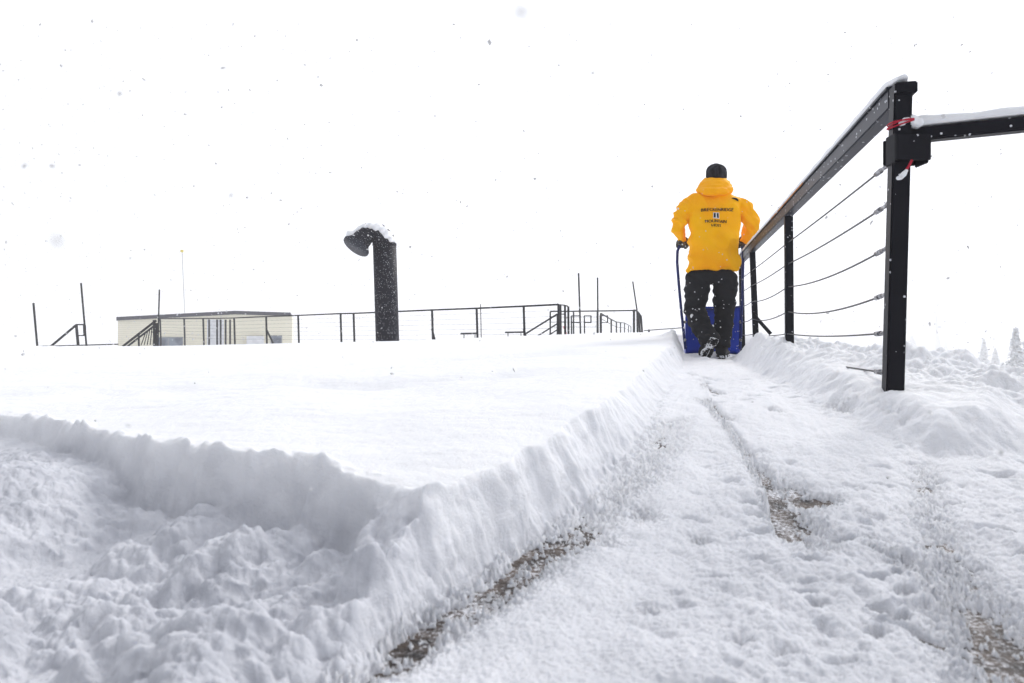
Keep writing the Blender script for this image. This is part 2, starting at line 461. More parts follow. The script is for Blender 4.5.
    # front scarp
    jf = 0.065 * fbm(X, Y, 0.26, 2, .45, 14.0) + 0.009 * fbm(X, Y, 0.06, 3, .6, 15.0)
    yf = np.interp(X, FX, FY)
    df = Y - yf + jf
    rub0 = np.interp(X, [-3, -1.6, -1.0, -.78, -.7, -.46, -.25, -.09, .05], [.13, .13, .125, .115, .062, .068, .080, .095, .09])
    rub0 = rub0 + np.interp(Y, [0.4, 0.72, 1.0], [-0.015, -0.004, 0.0])
    gl = lambda ax, ay, sx, sy, h: h * np.exp(-((X - ax) / sx) ** 2 - ((Y - ay) / sy) ** 2)
    rub0 = rub0 + gl(-.88, 1.22, .10, .12, .060) + gl(-.66, .98, .10, .06, -.035) + gl(-.50, .93, .22, .05, -.012) + gl(-.74, .86, .13, .06, .022) + gl(-.36, .98, .09, .06, .018)
    rub0 = rub0 + gl(-.62, 1.02, .10, .04, .014) + .052 * sm(Y + .02 * fbm(X, Y, .09, 3, .5, 96.), .775, .800) * sm(X + .03 * fbm(Y, X, .08, 2, .5, 97.), -.215, -.185) + gl(-.36, .70, .14, .06, .014)
    lump_big = billow(X, Y, 0.21, 4, .5, 20.0)
    lump_sm = billow(X + .3 * Y, Y, 0.075, 4, .55, 23.0)
    soft = 1 - .65 * sm(X, -.62, -.8)
    rub = rub0 + 0.120 * (lump_big - 0.2) * sm(Y, 1.9, 1.2) * soft + .03 * fbm(X, Y, .3, 2, .5, 98.) + 0.024 * (lump_sm - 0.2) + 0.0065 * fbm(X, Y, 0.022, 4, .7, 25.0)
    # low shelf behind the left lip is smoother
    a_f = sm(df, -0.018, 0.036)
    a_f = a_f * (1 - .0 * X)
    bank = rub * (1 - a_f) + top * a_f
    # loose lip crumbs on the scarp edge
    lipn = np.exp(-((df - 0.035) / 0.03) ** 2) * np.clip(fbm(X, Y, 0.07, 3, .6, 27.0) + .08, 0, 1)
    bank = bank + 0.030 * lipn
    # side wall towards the lane: vertical chisel streaks
    st = 0.010 * fbm(Y + .5 * X, X * 0.35, 0.07, 3, .55, 28.0)
    w = np.interp(Y, [.6, .9, 1.2, 2.0], [.06, .034, .055, .09]) + 0.02 * fbm(X, Y, .3, 2, .5, 29.)
    a_l = np.clip((dl + st * 1.2) / w, 0, 1)
    a_l = a_l ** 1.15
    shoulder = sm(dl, 0.03, 0.20)
    lower = np.where(Y < 0.93, 0.0, 1.0)
    bank = bank - 0.012 * (1 - shoulder) * sm(Y, .8, 1.2) + 0.0
    # crumbs at the foot of the wall
    foot = np.exp(-((dl + 0.01) / 0.03) ** 2) * np.clip(billow(X, Y, 0.035, 3, .6, 31.) - .15, 0, 1)
    z = z_lane * (1 - a_l) + np.maximum(bank, z_lane) * a_l + 0.04 * foot * sm(Y, 3.5, 1.0)
    # --- uncut snow ahead of the scoop
    ahead = sm(Y + .1 * fbm(X, Y, .3, 2, .5, 35.), 6.75, 7.0)
    z = z * (1 - ahead) + np.maximum(z, top) * ahead
    # --- ridge under the railing on the right
    yr = np.interp(X, RX, RY) if False else None
    dr, tr, sr = seg_dist(X, Y, RB)
    dr = dr * np.where(sr > 0, 1.0, -1.0)      # >0 beyond the foot line (railing side)
    dr = dr + 0.020 * fbm(X, Y, 0.16, 3, .55, 40.0)
    rail_x = .2284 * Y + .694
    zr = np.interp(Y, [1.2, 1.7, 2.0, 3.0, 3.87, 5.54, 7.5], [.20, .236, .250, .30, .355, .44, .45])
    zr = zr + 0.018 * fbm(X, Y, 0.25, 3, .55, 41.0)
    zr = zr + 0.05 * np.exp(-((X - 1.60) / .20) ** 2 - ((Y - 2.7) / .30) ** 2) + 0.03 * np.exp(-((X - 1.42) / .10) ** 2 - ((Y - 2.55) / .2) ** 2)
    zr = zr - sm(X, 1.72, 2.02) * (zr - .10)
    zr = zr + 0.060 * (billow(X, Y, 0.16, 4, .5, 43.0) - .2) * (0.45 + 1.5 * sm(X, 1.2, 1.5))
    dr = dr + .035 + .020 * fbm(X, Y, .07, 3, .6, 103.)
    a_r = sm(dr, -.02, 0.135 + .40 * sm(X, 1.17, 1.5) * sm(Y, 2.7, 2.1))
    drop = sm(X - rail_x + .12 * fbm(X, Y, .4, 3, .5, 46.), 0.30, 1.0) * sm(Y, 2.95, 3.6)
    zr = zr - 0.9 * drop
    z = z * (1 - a_r) + np.where(drop > .02, zr, np.maximum(zr, z)) * a_r
    z = z + 0.012 * np.exp(-((dr + .01) / .025) ** 2) * np.clip(billow(X, Y, .04, 2, .5, 44.) - .1, 0, 1) * sm(Y, 5, 3)
    # --- tossed lumps beside the scoop
    def lump(cx, cy, sx, sy, h, k):
        q = h * np.exp(-((X - cx) / sx) ** 2 - ((Y - cy) / sy) ** 2)
        return q * (1 + 1.5 * (billow(X, Y, .10, 3, .5, k) - .18))
    z = z + lump(1.40, 5.9, .10, .30, .055, 50.) + lump(2.18, 5.75, .09, .30, .075, 52.)
    z = z + lump(1.55, 5.45, .10, .06, .018, 54.) + lump(1.78, 6.05, .22, .06, .03, 55.)
    # boots have trodden a shallow dent
    z = z - 0.015 * np.exp(-((X - 1.66) / .12) ** 2 - ((Y - 5.6) / .15) ** 2)
    # --- behind the crest everything falls away to the far field
    z = z - sm(Y, 8.6, 11.0) * 0.75
    if want_packed_shade:
        pk = (1 - a_l) * (1 - ahead) * (1 - a_r) * (.58 - .40 * sm(Y, .8, 2.0)) + a_l * (1 - a_f) * 1.0 * sm(Y, 2.2, 1.4)  # near lane and rubble darker: foreground shade painted in, with trodden grey
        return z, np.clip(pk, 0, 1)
    return z


def grid_mesh(name, U, V, XY, Z):
    nu, nv = U, V
    co = np.stack([XY[0], XY[1], Z], -1).reshape(-1, 3)
    me = bpy.data.meshes.new(name)
    me.vertices.add(nu * nv); me.vertices.foreach_set('co', co.ravel().astype(np.float32))
    idx = np.arange(nu * nv).reshape(nv, nu)
    q = np.stack([idx[:-1, :-1], idx[:-1, 1:], idx[1:, 1:], idx[1:, :-1]], -1).reshape(-1)
    nf = (nu - 1) * (nv - 1)
    me.loops.add(nf * 4); me.loops.foreach_set('vertex_index', q.astype(np.int32))
    me.polygons.add(nf); me.polygons.foreach_set('loop_start', (np.arange(nf) * 4).astype(np.int32))
    me.polygons.foreach_set('loop_total', np.full(nf, 4, np.int32))
    me.polygons.foreach_set('use_smooth', np.ones(nf, bool))
    me.update(calc_edges=True); me.validate()
    return me


nu, nv = 1350, 1300
Yr = 0.30 * (12.0 / 0.30) ** (np.linspace(0, 1, nv) ** 0.97)
ur = np.linspace(-1.0, 1.0, nu)
UU, YY = np.meshgrid(ur, Yr)
XX = UU * (YY + 0.25) * 1.05
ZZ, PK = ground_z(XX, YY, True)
# the sheet's rim dips below the far field
rim = np.maximum(sm(np.abs(UU), .985, 1.0), 0) + sm(YY, 11.5, 12.0) + sm(-YY, -.32, -.30)
# undercut and roughen steep faces sideways
gy, gx = np.gradient(ZZ)
sl = np.hypot(gy / np.gradient(YY, axis=0), gx / np.gradient(XX, axis=1))
steep = sm(sl, .6, 2.0)
for _ in range(2):
    steep = (steep + np.roll(steep, 1, 0) + np.roll(steep, -1, 0) + np.roll(steep, 1, 1) + np.roll(steep, -1, 1)) / 5
XX2 = XX + steep * 0.008 * fbm(YY * 1.0, ZZ * 1.2, 0.05, 3, .6, 60.)
YY2 = YY + steep * 0.016 * fbm(XX * 1.0, ZZ * 1.0, 0.075, 2, .5, 61.)
ZZ2 = ZZ - rim * 0.5
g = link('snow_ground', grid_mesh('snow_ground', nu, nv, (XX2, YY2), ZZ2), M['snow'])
pa = g.data.attributes.new('packed_shade', 'FLOAT', 'POINT'); pa.data.foreach_set('value', PK.ravel().astype(np.float32))
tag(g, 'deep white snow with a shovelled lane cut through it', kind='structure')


def far_z(X, Y):
    D = np.hypot(X, Y)
    z = -0.35 - 0.6 * sm(Y, 25, 50) * 1.0
    right = sm(X / np.maximum(np.abs(Y), 1) + 0 * D, .28, .55) * sm(D, 4, 9)
    z = z * (1 - right) + right * (-1.5 - 8.0 * sm(D, 6, 70))
    z = z - 6 * sm(D, 70, 250) * (1 - right)
    z = z + 0.15 * fbm(X, Y, 9.0, 3, .5, 70.) * sm(D, 8, 30)
    z = np.where((Y < 9.5), np.minimum(z, -0.6), z)
    return z


n = 260
q = np.linspace(-1, 1, n); w_ = np.sign(q) * (np.abs(q) ** 3) * 1500 + q * 20
AX, AY = np.meshgrid(w_, w_)
g2 = link('far_ground', grid_mesh('far_ground', n, n, (AX, AY), far_z(AX, AY)), M['snow'])
tag(g2, 'flat snow field falling away behind the bank', kind='structure')

# deck under the thin snow of the lane
dy = np.linspace(0.25, 7.0, 140); dx = np.linspace(0, 1, 60)
DX, DY = np.meshgrid(dx, dy)
dX = -0.55 + (0.30 * DY - .0) + DX * (2.1)
g3 = link('walkway', grid_mesh('walkway', 60, 140, (dX, DY), zl(DY) - 0.004 + .0015 * fbm(dX, DY, .03, 2, .5, 80.)), M['deck'])
tag(g3, 'brown gritty walkway boards showing through thin snow', kind='structure')

# ------------------------------------------------------------------ near railing
Y1 = 2.0


def rail_pt(Y, z=0.0):
    return Vector((.2284 * Y + .683, Y, z))


RAILZ = CZ + 253 / F * Y1
posts_Y = [2.0, 3.87, 5.54, 6.38]
lean = [0.030, -0.008, -0.045, -0.02]
rt = empty('cable_railing', rail_pt(2.0, 0.15), 'black steel cable railing with snow along its top rail, beside the worker', 'railing')
for i, (Y, ln) in enumerate(zip(posts_Y, lean)):
    t_ = rail_pt(Y, RAILZ - (.020 if i == 0 else .012)); b0 = rail_pt(Y, 0.02); b0.x -= ln
    dirr = Vector((.2284, 1, 0)).normalized()
    w = 0.049 if i == 0 else 0.044
    m_ = MB(); m_.beam(b0, t_, w, w, up=(.2284, 1, 0))
    if i == 0:
        t2 = t_ + Vector((0, 0, .002)); m_.beam(t2 - Vector((0, 0, .022)) + Vector((.004, -.004, 0)), t2 + Vector((.004, -.004, .012)), .060, .060, up=(.2284, 1, 0))
    m_.build('post', M['post'], rt, bevel=0.004)
# corner brace foot at the third post
MB().beam(at(754, 315, 5.5), at(771, 334, 5.45), .028, .028).build('brace', M['post'], rt)
m_ = MB(); p, q_ = rail_pt(2.03, RAILZ - .034), rail_pt(6.40, RAILZ - .034)
m_.beam(p, q_, .050, .058)
rl = m_.build('top_rail', M['rail'], rt, bevel=0.004)
m_ = MB(); m_.beam(rail_pt(2.03, RAILZ - .0015), rail_pt(6.40, RAILZ - .0015), .062, .007)
cp_ = m_.build('cap_strip', M['rail'], rl)
m_ = MB(); o_l = Vector((-.0325, 0, 0)); m_.beam(rail_pt(3.3, RAILZ - .0015) + o_l, rail_pt(4.3, RAILZ - .0015) + o_l, .002, .008)
rs_ = m_.build('rust_streak', M['rust'], rl)
cab_y = [157, 198, 242, 290, 333, 376]
sags = [.004, .012, .030, .036, .014, .006]
for cy, sag in zip(cab_y, sags):
    z0 = CZ + (HY - cy) / F * Y1
    pts = []
    spans = [(2.0, 3.87, 1.0), (3.87, 5.54, .8), (5.54, 6.38, .4)]
    for (a, b2, k) in spans:
        for j in range(14):
            t = j / 14; Y = a + (b2 - a) * t
            pts.append(rail_pt(Y, z0 + .004 - sag * k * 4 * t * (1 - t)) + Vector((-.004, 0, 0)))
    pts.append(rail_pt(6.38, z0))
    cb = MB().tube(pts, .0034, 6).build('cable', M['wire'], rt, smooth=True)
    a0, a1 = pts[0], pts[2]; dd = (a1 - a0).normalized(); st_ = a0 + dd * .022
    tb = MB(); q3 = lambda u_: st_ + dd * u_ * 1.0
    tb.tube([q3(0), q3(.05)], .0068, 8); tb.tube([q3(.055), q3(.085)], .0098, 8)
    tb.tube([q3(.09), q3(.15)], .0065, 8); tb.tube([q3(.155), q3(.21)], .0085, 8)
    side_ = Vector((0, 0, 1)).cross(dd).normalized(); upv = dd.cross(side_)
    tb.tube([st_ + upv * .016 * math.sin(k / 12 * 2 * math.pi) - dd * (.026 * math.cos(k / 12 * 2 * math.pi) - .018) for k in range(13)], .0042, 6)
    tb.build('turnbuckle', M['steel'], cb, smooth=True)


def snow_strip(name, p, q, width, hgt, label, seed, cat='snow', rag=.35, nseg=160, flare=0.0):
    """a rounded ridge of snow lying along a rail from p to q"""
    p, q = Vector(p), Vector(q); d = (q - p).normalized(); sx = d.cross(Vector((0, 0, 1))).normalized()
    rings = []
    for i in range(nseg + 1):
        t = i / nseg; c = p.lerp(q, t); e_ = min(1, min(t, 1 - t) * nseg / 5 + .12) ** .5
        nz = 1 + rag * float(fbm(np.array([t * (q - p).length]), np.array([seed * 1.0]), .12, 4, .55, seed)[0]) * 1.6
        ww = width / 2 * (1 + .15 * (nz - 1)) * e_; hh = hgt * nz * e_ * (1 + flare * math.exp(-((t) * 18) ** 2))
        rr = []
        for k in range(14):
            a = 2 * math.pi * k / 14
            x = math.cos(a) * ww; z = max(math.sin(a), -0.06) * hh
            rr.append(c + sx * x + Vector((0, 0, z)) + Vector((0, 0, .003)))
        rings.append(rr)
    o = MB().loft(rings).build(name, M['snow'], None, smooth=True, base=p)
    return tag(o, label, cat)


snow_strip('snow_strip', rail_pt(1.975, RAILZ + .003) , rail_pt(6.35, RAILZ + .003), .064, .034, 'thin ridge of snow lying along the long top rail that slopes into the distance', 3.0, rag=.25)

# crossbar leaving the near post to the right
B0 = at(903, 137, 2.035); B1 = B0 + Vector((1.50, -.62, 0)); B1.z = B0.z + .012
B0b = B0 + (B1 - B0).normalized() * .015
gb = empty('crossbar_rail', (B1.x, B1.y, 0.1), 'black square crossbar running off to the right from the near corner post', 'railing')
MB().beam(B0b, B1, .040, .040).build('bar', M['post'], gb, bevel=.004)
MB().beam((B1.x, B1.y, .02), (B1.x, B1.y, B1.z + .024), .05, .05).build('post', M['post'], gb, bevel=.004)
br = MB(); Zb = CZ + (HY - 146.5) / F * 1.96
pc = rail_pt(2.0, Zb)
br.beam(pc + Vector((-.031, -.004, -.044)), pc + Vector((-.031, -.004, .043)), .006, .052, up=(0, 1, 0))
br.beam(pc + Vector((-.034, -.0335, 0)), pc + Vector((.066, -.0335, 0)), .008, .074)
br.beam(pc + Vector((-.034, .0335, 0)), pc + Vector((.060, .0335, 0)), .008, .074)
br.beam(pc + Vector((.060, -.029, -.024)), pc + Vector((.060, .029, -.024)), .008, .040)
br.build('bracket', M['post'], gb, bevel=.002)
bdir = (B1 - B0).normalized()
snow_strip('snow_strip', B0 + bdir * .002 + Vector((0, 0, .023)), B1 + Vector((0, 0, .023)), .050, .024, 'ridge of snow lying on the short crossbar at the right edge', 9.0, rag=.22, flare=.5)
# red and white cord
cr = MB(); pp = []
for k in range(37):
    a = k / 12 * 2 * math.pi
    ca, sa = math.cos(a), math.sin(a); rr = .036 / max(abs(ca), abs(sa)) * (0.86 if (k % 3) else .95)
    pp.append(rail_pt(2.0, CZ + (HY - 126) / F * 2) + Vector((ca * rr, sa * rr, .004 * math.sin(a * 1.3) + k * .0003 + .006 * ca)))
cr.tube(pp, .0022, 7)
cd_ = cr.build('cord', M['cord_red'], None, smooth=True)
tag(cd_, 'red cord knotted round the near corner post with a snowy tail', 'cord')
tl = MB().tube([at(912, 160, 1.955), at(909, 166, 1.955), at(905, 172, 1.955), at(901, 177, 1.955)], .0036, 7)
tl.build('cord_tail', M['cord_red'], cd_, smooth=True)
tl = MB().tube([at(907, 170, 1.953), at(904, 174, 1.952), at(900, 178, 1.952)], [.004, .008, .007], 8); tl.ell(at(899, 178, 1.952), (.008, .006, .006), 8, 6)
tl.build('frozen_tip', M['snow'], cd_, smooth=True)
ks = MB()
for (x_, y_, r_) in ((905, 121, .016), (911, 120, .018), (917, 122, .015), (900, 124, .011)):
    ks.ell(at(x_, y_ + 1, 1.99), (r_ * 1.3, .02, r_), 12, 8)
o = link('snow_clump', remesh(ks, .003, lambda P: .003 * p3(P * 60)), M['snow'], None, True)
tag(o, 'small snow clump caught on the cord at the corner post', 'snow')

# ------------------------------------------------------------------ vent pipe
YV = 10.2
rp = 11.6 / F * YV
vp_ = empty('vent_pipe', at(388, 352, YV), 'dark gooseneck vent pipe standing in the snow, topped with snow', 'vent pipe')
sh = MB(); c0 = at(388.5, 375, YV); c1 = at(384.5, 244, YV)
sh.tube([c0, c0.lerp(c1, .5), c1], rp, 40)
shaft = sh.build('shaft', M['pipe'], vp_, smooth=True)
shaft.data.polygons.foreach_set('use_smooth', [len(p.vertices) == 4 for p in shaft.data.polygons])
el = MB(); pts = []; rr_ = []
kn = [(384.3, 244.2, 11.7), (383, 239, 11.6), (378, 234, 10.8), (371, 232.5, 9.6), (366, 234.5, 9.4), (363, 238, 9.6), (360.2, 241.0, 10.0), (358.3, 243.5, 11.4), (356.6, 245.8, 13.6)]
for (x_, y_, r_) in kn:
    pts.append(at(x_, y_, YV - (.012 * max(0, 370 - x_)) ** 1.0)); rr_.append(r_ / F * YV)
el.tube(pts, rr_, 36)
eo = el.build('elbow', M['pipe'], vp_, smooth=True)
MB().tube([c1 + Vector((0, 0, -.03)), c1 + Vector((0, 0, .012))], rp * 1.025, 40).build('seam_band', M['pipe'], eo)
md_, me_ = Vector(pts[-2]), Vector(pts[-1]); dd = (me_ - md_).normalized()
MB().tube([me_ - dd * .002, me_ + dd * .022], 13.9 / F * YV, 36).build('mouth_ring', M['rail'], eo, smooth=True)
sn = MB()
for (x_, y_, r_, yy) in ((348.5, 238, 3.4, -.05), (351, 234.5, 4.5, 0), (356, 238, 4.5, -.1), (350, 238, 4.2, 0), (353, 236, 4.5, -.05), (357, 233, 4.2, .03), (361, 229.5, 4, 0), (366, 227.5, 4, 0), (372, 226.5, 4.5, 0), (378, 228, 5, 0), (384, 231, 4.5, .03), (388.5, 234.5, 4.5, .03), (391.5, 239.5, 4, 0), (387, 235.5, 5, -.02), (383, 231.5, 4.5, -.02), (376, 228.5, 4, -.03)):
    sn.ell(at(x_, y_, YV + yy - .06), (r_ / F * YV, .13, r_ * .9 / F * YV), 14, 8)
o = link('snow_hood', remesh(sn, .012, lambda P: .018 * p3(P * 16) + .008 * p3(P * 40)), M['snow'], None, True)
tag(o, 'snow cap frozen over the bent top of the dark vent pipe', 'snow')

# ------------------------------------------------------------------ distant railings
FT = 0.0


def fY(px): return 16.0 / (1 + .89 * (px - 512) / F)


GZ = -0.6
fence = empty('cable_fence', (at(558, 336, fY(558)).x, fY(558), GZ), 'long black cable fence across the roof behind the vent pipe', 'fence')
fposts = [(160, 318.5), (184, 318.6), (203, 318.5), (234, 318), (266, 316.6), (298, 315.4), (340.5, 313.6), (353.5, 313.4), (432, 310), (476.6, 308.3), (523.7, 306.2), (558.4, 304.5)]
for (x_, y_) in fposts:
    Y = fY(x_); t_ = at(x_, y_, Y); b_ = Vector(t_); b_.z = GZ; b_.x += .05
    m_ = MB().beam(b_, t_, .046, .046)
    m_.build('post', M['farmetal'], fence)
for (x_, x2) in ((266, 274), (432, 436), (523.7, 528)):
    Y = fY(x_); MB().beam(at(x_, 329, Y), at(x2, 345, Y), .05, .05).build('brace', M['farmetal'], fence)
m_ = MB()
for (a, b_) in zip(fposts[:-1], fposts[1:]):
    m_.beam(at(a[0], a[1], fY(a[0])), at(b_[0], b_[1], fY(b_[0])), .05, .04)
m_.build('top_rail', M['farmetal'], fence)
for k in range(6):
    pts = [at(x_, y_, fY(x_)) - Vector((0, 0, .13 * (k + 1))) for (x_, y_) in fposts]
    MB().tube(pts, .0028, 5).build('cable', M['farmetal'], fence)


def stick(name, x0, y0, x1, y1, Y, w, label, m='farmetal', cat='pole', group=None, ground=None):
    """a thin pole seen from (x0,y0) top to (x1,y1), continued down to the ground"""
    a, b_ = at(x0, y0, Y), at(x1, y1, Y); gz = GZ if ground is None else ground
    w = w * .58
    e_ = b_ + (b_ - a) * max(0, (b_.z - gz) / max(.01, (a.z - b_.z)))
    o = MB().tube([a, e_], w, 8).build(name, M[m], None, smooth=True, base=e_)
    return tag(o, label, cat, group)


stick('marker_pole', 33.2, 303, 37.3, 349, 20, .05, 'thin dark marker pole standing alone at the far left', group='marker poles')
stick('marker_pole', 80.8, 283, 84.6, 327, 20, .045, 'dark marker pole strapped to the left stair handrail', group='marker poles')
stick('marker_pole', 159.2, 289.5, 158, 336, 21, .040, 'thin marker pole in front of the cream building', group='marker poles')
stick('marker_pole', 578.6, 273, 580.2, 322, 22, .05, 'tallest dark marker pole behind the fence corner', group='marker poles')
stick('marker_pole', 597.6, 277.5, 598, 334, 24, .05, 'upright marker pole with grey sheen, second of the right-hand three', group='marker poles')
stick('marker_pole', 632.8, 281.5, 640.5, 333, 24, .045, 'marker pole leaning left, nearest the worker', group='marker poles')
stick('marker_pole', 480.6, 304, 481.2, 338, 19, .022, 'very thin short rod behind the fence between two posts', group='marker poles')
ms = stick('mast', 182, 252, 184.5, 313, 60, .07, 'faint pale mast with a yellow tip above the cream building', 'pale_mast', 'mast', ground=-1.2)
MB().ell(at(181.8, 251, 60), (.15, .15, .13), 8, 6).build('tip', M['yellow'], ms)
stick('mast', 554.6, 237, 557.4, 300, 110, .06, 'faint pale mast rising in the fog behind the fence corner', 'pale_mast', 'mast', ground=-3)


def handrail(name, base_px, Y, label, beams, w=.055, group='stair handrails', parts=None):
    e_ = empty(name, Vector((at(base_px, 345, Y).x, Y, GZ)), label, 'handrail', group)
    for (nm, x0, y0, x1, y1, ww) in beams:
        MB().beam(at(x0, y0, Y), at(x1, y1, Y), ww * .66, ww * .66).build(nm, M['farmetal'], e_)
    return e_


handrail('stair_handrail', 77, 20, 'sloping stair handrail with a square loop, far left in the open snow',
         [('sloped_rail', 44, 352, 76, 325, .075), ('post', 76, 324.5, 79, 356, .08), ('loop_bar', 76, 324.6, 84, 324.6, .06), ('loop_bar', 84.2, 325, 84.6, 335.5, .085), ('loop_bar', 77, 335.5, 84.6, 335.5, .05)])
hr = handrail('stair_handrail', 156, 21, 'stair handrail with double rail and balusters before the cream building',
              [('sloped_rail', 118, 350, 156, 320.5, .085), ('sloped_rail', 124, 349, 157, 323.5, .07), ('post', 154, 320, 154.5, 356, .085), ('post', 157, 323, 157.5, 356, .06), ('post', 138.5, 335, 139, 356, .06),
               ('loop_bar', 151, 332, 159, 332, .04), ('loop_bar', 157, 325, 158.8, 332, .05)])
for k in range(6):
    MB().beam(at(141 + k * 3.0, 345, 21.02), at(146 + k * 2.0, 331 - k * 1.6, 21.02), .02, .02).build('baluster', M['farmetal'], hr)
handrail('stair_handrail', 557, 17.2, 'steep stair handrail at the fence corner beside the red cloth',
         [('sloped_rail', 526, 333.5, 557.5, 314, .065), ('sloped_rail', 536, 337, 560, 322, .055), ('sloped_rail', 549, 335, 561, 327.5, .045), ('post', 557.5, 313.5, 557.5, 345, .06), ('post', 560.5, 305, 561, 345, .07)])
handrail('stair_handrail', 566, 16.2, 'pair of close posts joined on top at the fence corner',
         [('post', 565, 305, 565.3, 345, .07), ('post', 568.4, 306.5, 568.6, 345, .07), ('loop_bar', 558, 304.6, 565, 305.2, .04), ('loop_bar', 565, 305.4, 568.4, 306.4, .04), ('loop_bar', 560, 314, 565, 314.2, .035), ('loop_bar', 561, 322, 565, 322, .03), ('loop_bar', 565, 318, 568.4, 318, .03)])
for (x_, wd, Y, lb) in ((571.4, 8.6, 21, 'looped handrail end just left of the tallest marker pole base'), (584.4, 6.6, 22, 'looped handrail end standing between the two tall marker poles'), (600.2, 7.4, 24, 'looped handrail end right of the grey marker pole')):
    handrail('handrail_end', x_, Y, lb, [('post', x_, 315.5, x_ + .3, 345, .06), ('loop_bar', x_, 315.8, x_ + wd, 315.8, .045), ('loop_bar', x_ + wd, 315.5, x_ + wd, 322.8, .06), ('loop_bar', x_, 322.6, x_ + wd, 322.6, .045)], group='looped handrail ends')
bf = empty('cable_fence', (at(550, 336, 26).x, 26, GZ), 'straight back fence with a thin top rail beyond the handrail loops', 'fence')
for (x_, y_) in ((550.3, 311.5), (573.6, 312), (597.3, 311), (633.6, 310)):
    MB().beam(at(x_, y_, 26), Vector((at(x_, 336, 26).x, 26, GZ)), .055, .055).build('post', M['farmetal'], bf)
MB().tube([at(550.3, 311.5, 26), at(597.3, 311, 26), at(637, 310.4, 26)], .03, 6).build('top_rail', M['farmetal'], bf)
for k in range(3):
    MB().tube([at(550.3, 317 + k * 5, 26), at(597, 317 + k * 5, 26)], .008, 5).build('cable', M['farmetal'], bf)
rf = empty('cable_fence', (at(603, 336, 27).x, 27, GZ), 'receding fence whose posts shrink into the fog behind the handrails', 'fence')
rfp = [(601, 313.5, 25), (611.3, 319.5, 31), (616.5, 322, 35), (620.6, 322.5, 40), (624.6, 323, 45), (628.5, 325, 52), (631, 326.5, 60)]
for (x_, y_, Y) in rfp:
    MB().beam(at(x_, y_, Y), Vector((at(x_, 336, Y).x, Y, GZ)), .07, .07).build('post', M['farmetal'], rf)
MB().tube([at(x_, y_, Y) for (x_, y_, Y) in rfp], .03, 6).build('top_rail', M['farmetal'], rf)
MB().tube([at(x_, y_ + 5, Y) for (x_, y_, Y) in rfp], .012, 5).build('cable', M['farmetal'], rf)
rc = empty('cable_fence', (at(638, 336, 25).x, 25, GZ), 'end of fence with four crowded posts at the leaning marker pole', 'fence')
for (x_, y_, x2) in ((634.2, 309.5, 634.2), (637.2, 311, 637.8), (639, 313, 640.2), (641, 316, 642.8)):
    MB().beam(at(x_, y_, 25), at(x2, 340, 25), .07, .07).build('post', M['farmetal'], rc)
MB().tube([at(634.2, 309.8, 25), at(637.2, 311.2, 25), at(639, 313.2, 25), at(641, 316, 25)], .03, 6).build('top_rail', M['farmetal'], rc)
rd = empty('cable_fence', (at(670, 336, 28).x, 28, GZ), 'half-buried fence rail between leaning marker pole and worker', 'fence')
MB().tube([at(644, 330.6, 28), at(690, 327.2, 28), at(745, 326, 28)], .022, 6).build('top_rail', M['farmetal'], rd)
for x_ in (649, 700):
    MB().beam(at(x_, 329.5, 28), at(x_, 350, 28), .07, .07).build('post', M['farmetal'], rd)
rg = empty('cable_fence', (at(60, 336, 22).x, 22, GZ), 'low fence rail just above the snow left of the cream building', 'fence')
MB().tube([at(-60, 350, 22), at(0, 347.2, 22), at(60, 345.8, 22), at(118, 344.2, 22)], .022, 6).build('top_rail', M['farmetal'], rg)
for x_ in (-30, 34.5, 69, 99.5):
    MB().beam(at(x_, 346 if x_ > 0 else 349, 22), at(x_, 366, 22), .06, .06).build('post', M['farmetal'], rg)
# red cloth tied at the stairs
m_ = MB(); cl = [(563.2, 326.5), (565.2, 325.8), (566.2, 330), (567.2, 336.5), (564.8, 336.8), (564.6, 331)]
vs = [at(x_, y_, 16.6) for x_, y_ in cl]; vs += [v + Vector((0, .03, 0)) for v in vs]; k = len(cl)
m_.add(vs, [tuple(range(k)), tuple(range(2 * k - 1, k - 1, -1))] + [(i, (i + 1) % k, (i + 1) % k + k, i + k) for i in range(k)])
tag(m_.build('flag_cloth', M['red_cloth'], None), 'small red cloth hanging at the foot of the corner stairs', 'cloth')
# dark low bars lying on the snow behind the fence
for (x0, x1, y_, lb) in ((461, 478, 333.6, 'short dark low bench left of the thin rod behind the fence'), (505, 524, 332.4, 'long dark low bench near the foot of the sloping handrail')):
    e_ = empty('low_bench', (at((x0 + x1) / 2, 336, 19).x, 19, GZ), lb, 'bench', 'low benches behind the fence')
    MB().beam(at(x0, y_, 19), at(x1, y_ - .3, 19), .35, .045).build('seat', M['farmetal'], e_)
    for x_ in (x0 + 3, x1 - 3):
        MB().beam(at(x_, y_ + .8, 19), Vector((at(x_, 336, 19).x, 19, GZ)), .02, .02).build('leg', M['farmetal'], e_)

# ------------------------------------------------------------------ building
def bY(px): return 56.48 / (1 - .306 * (px - 512) / F)


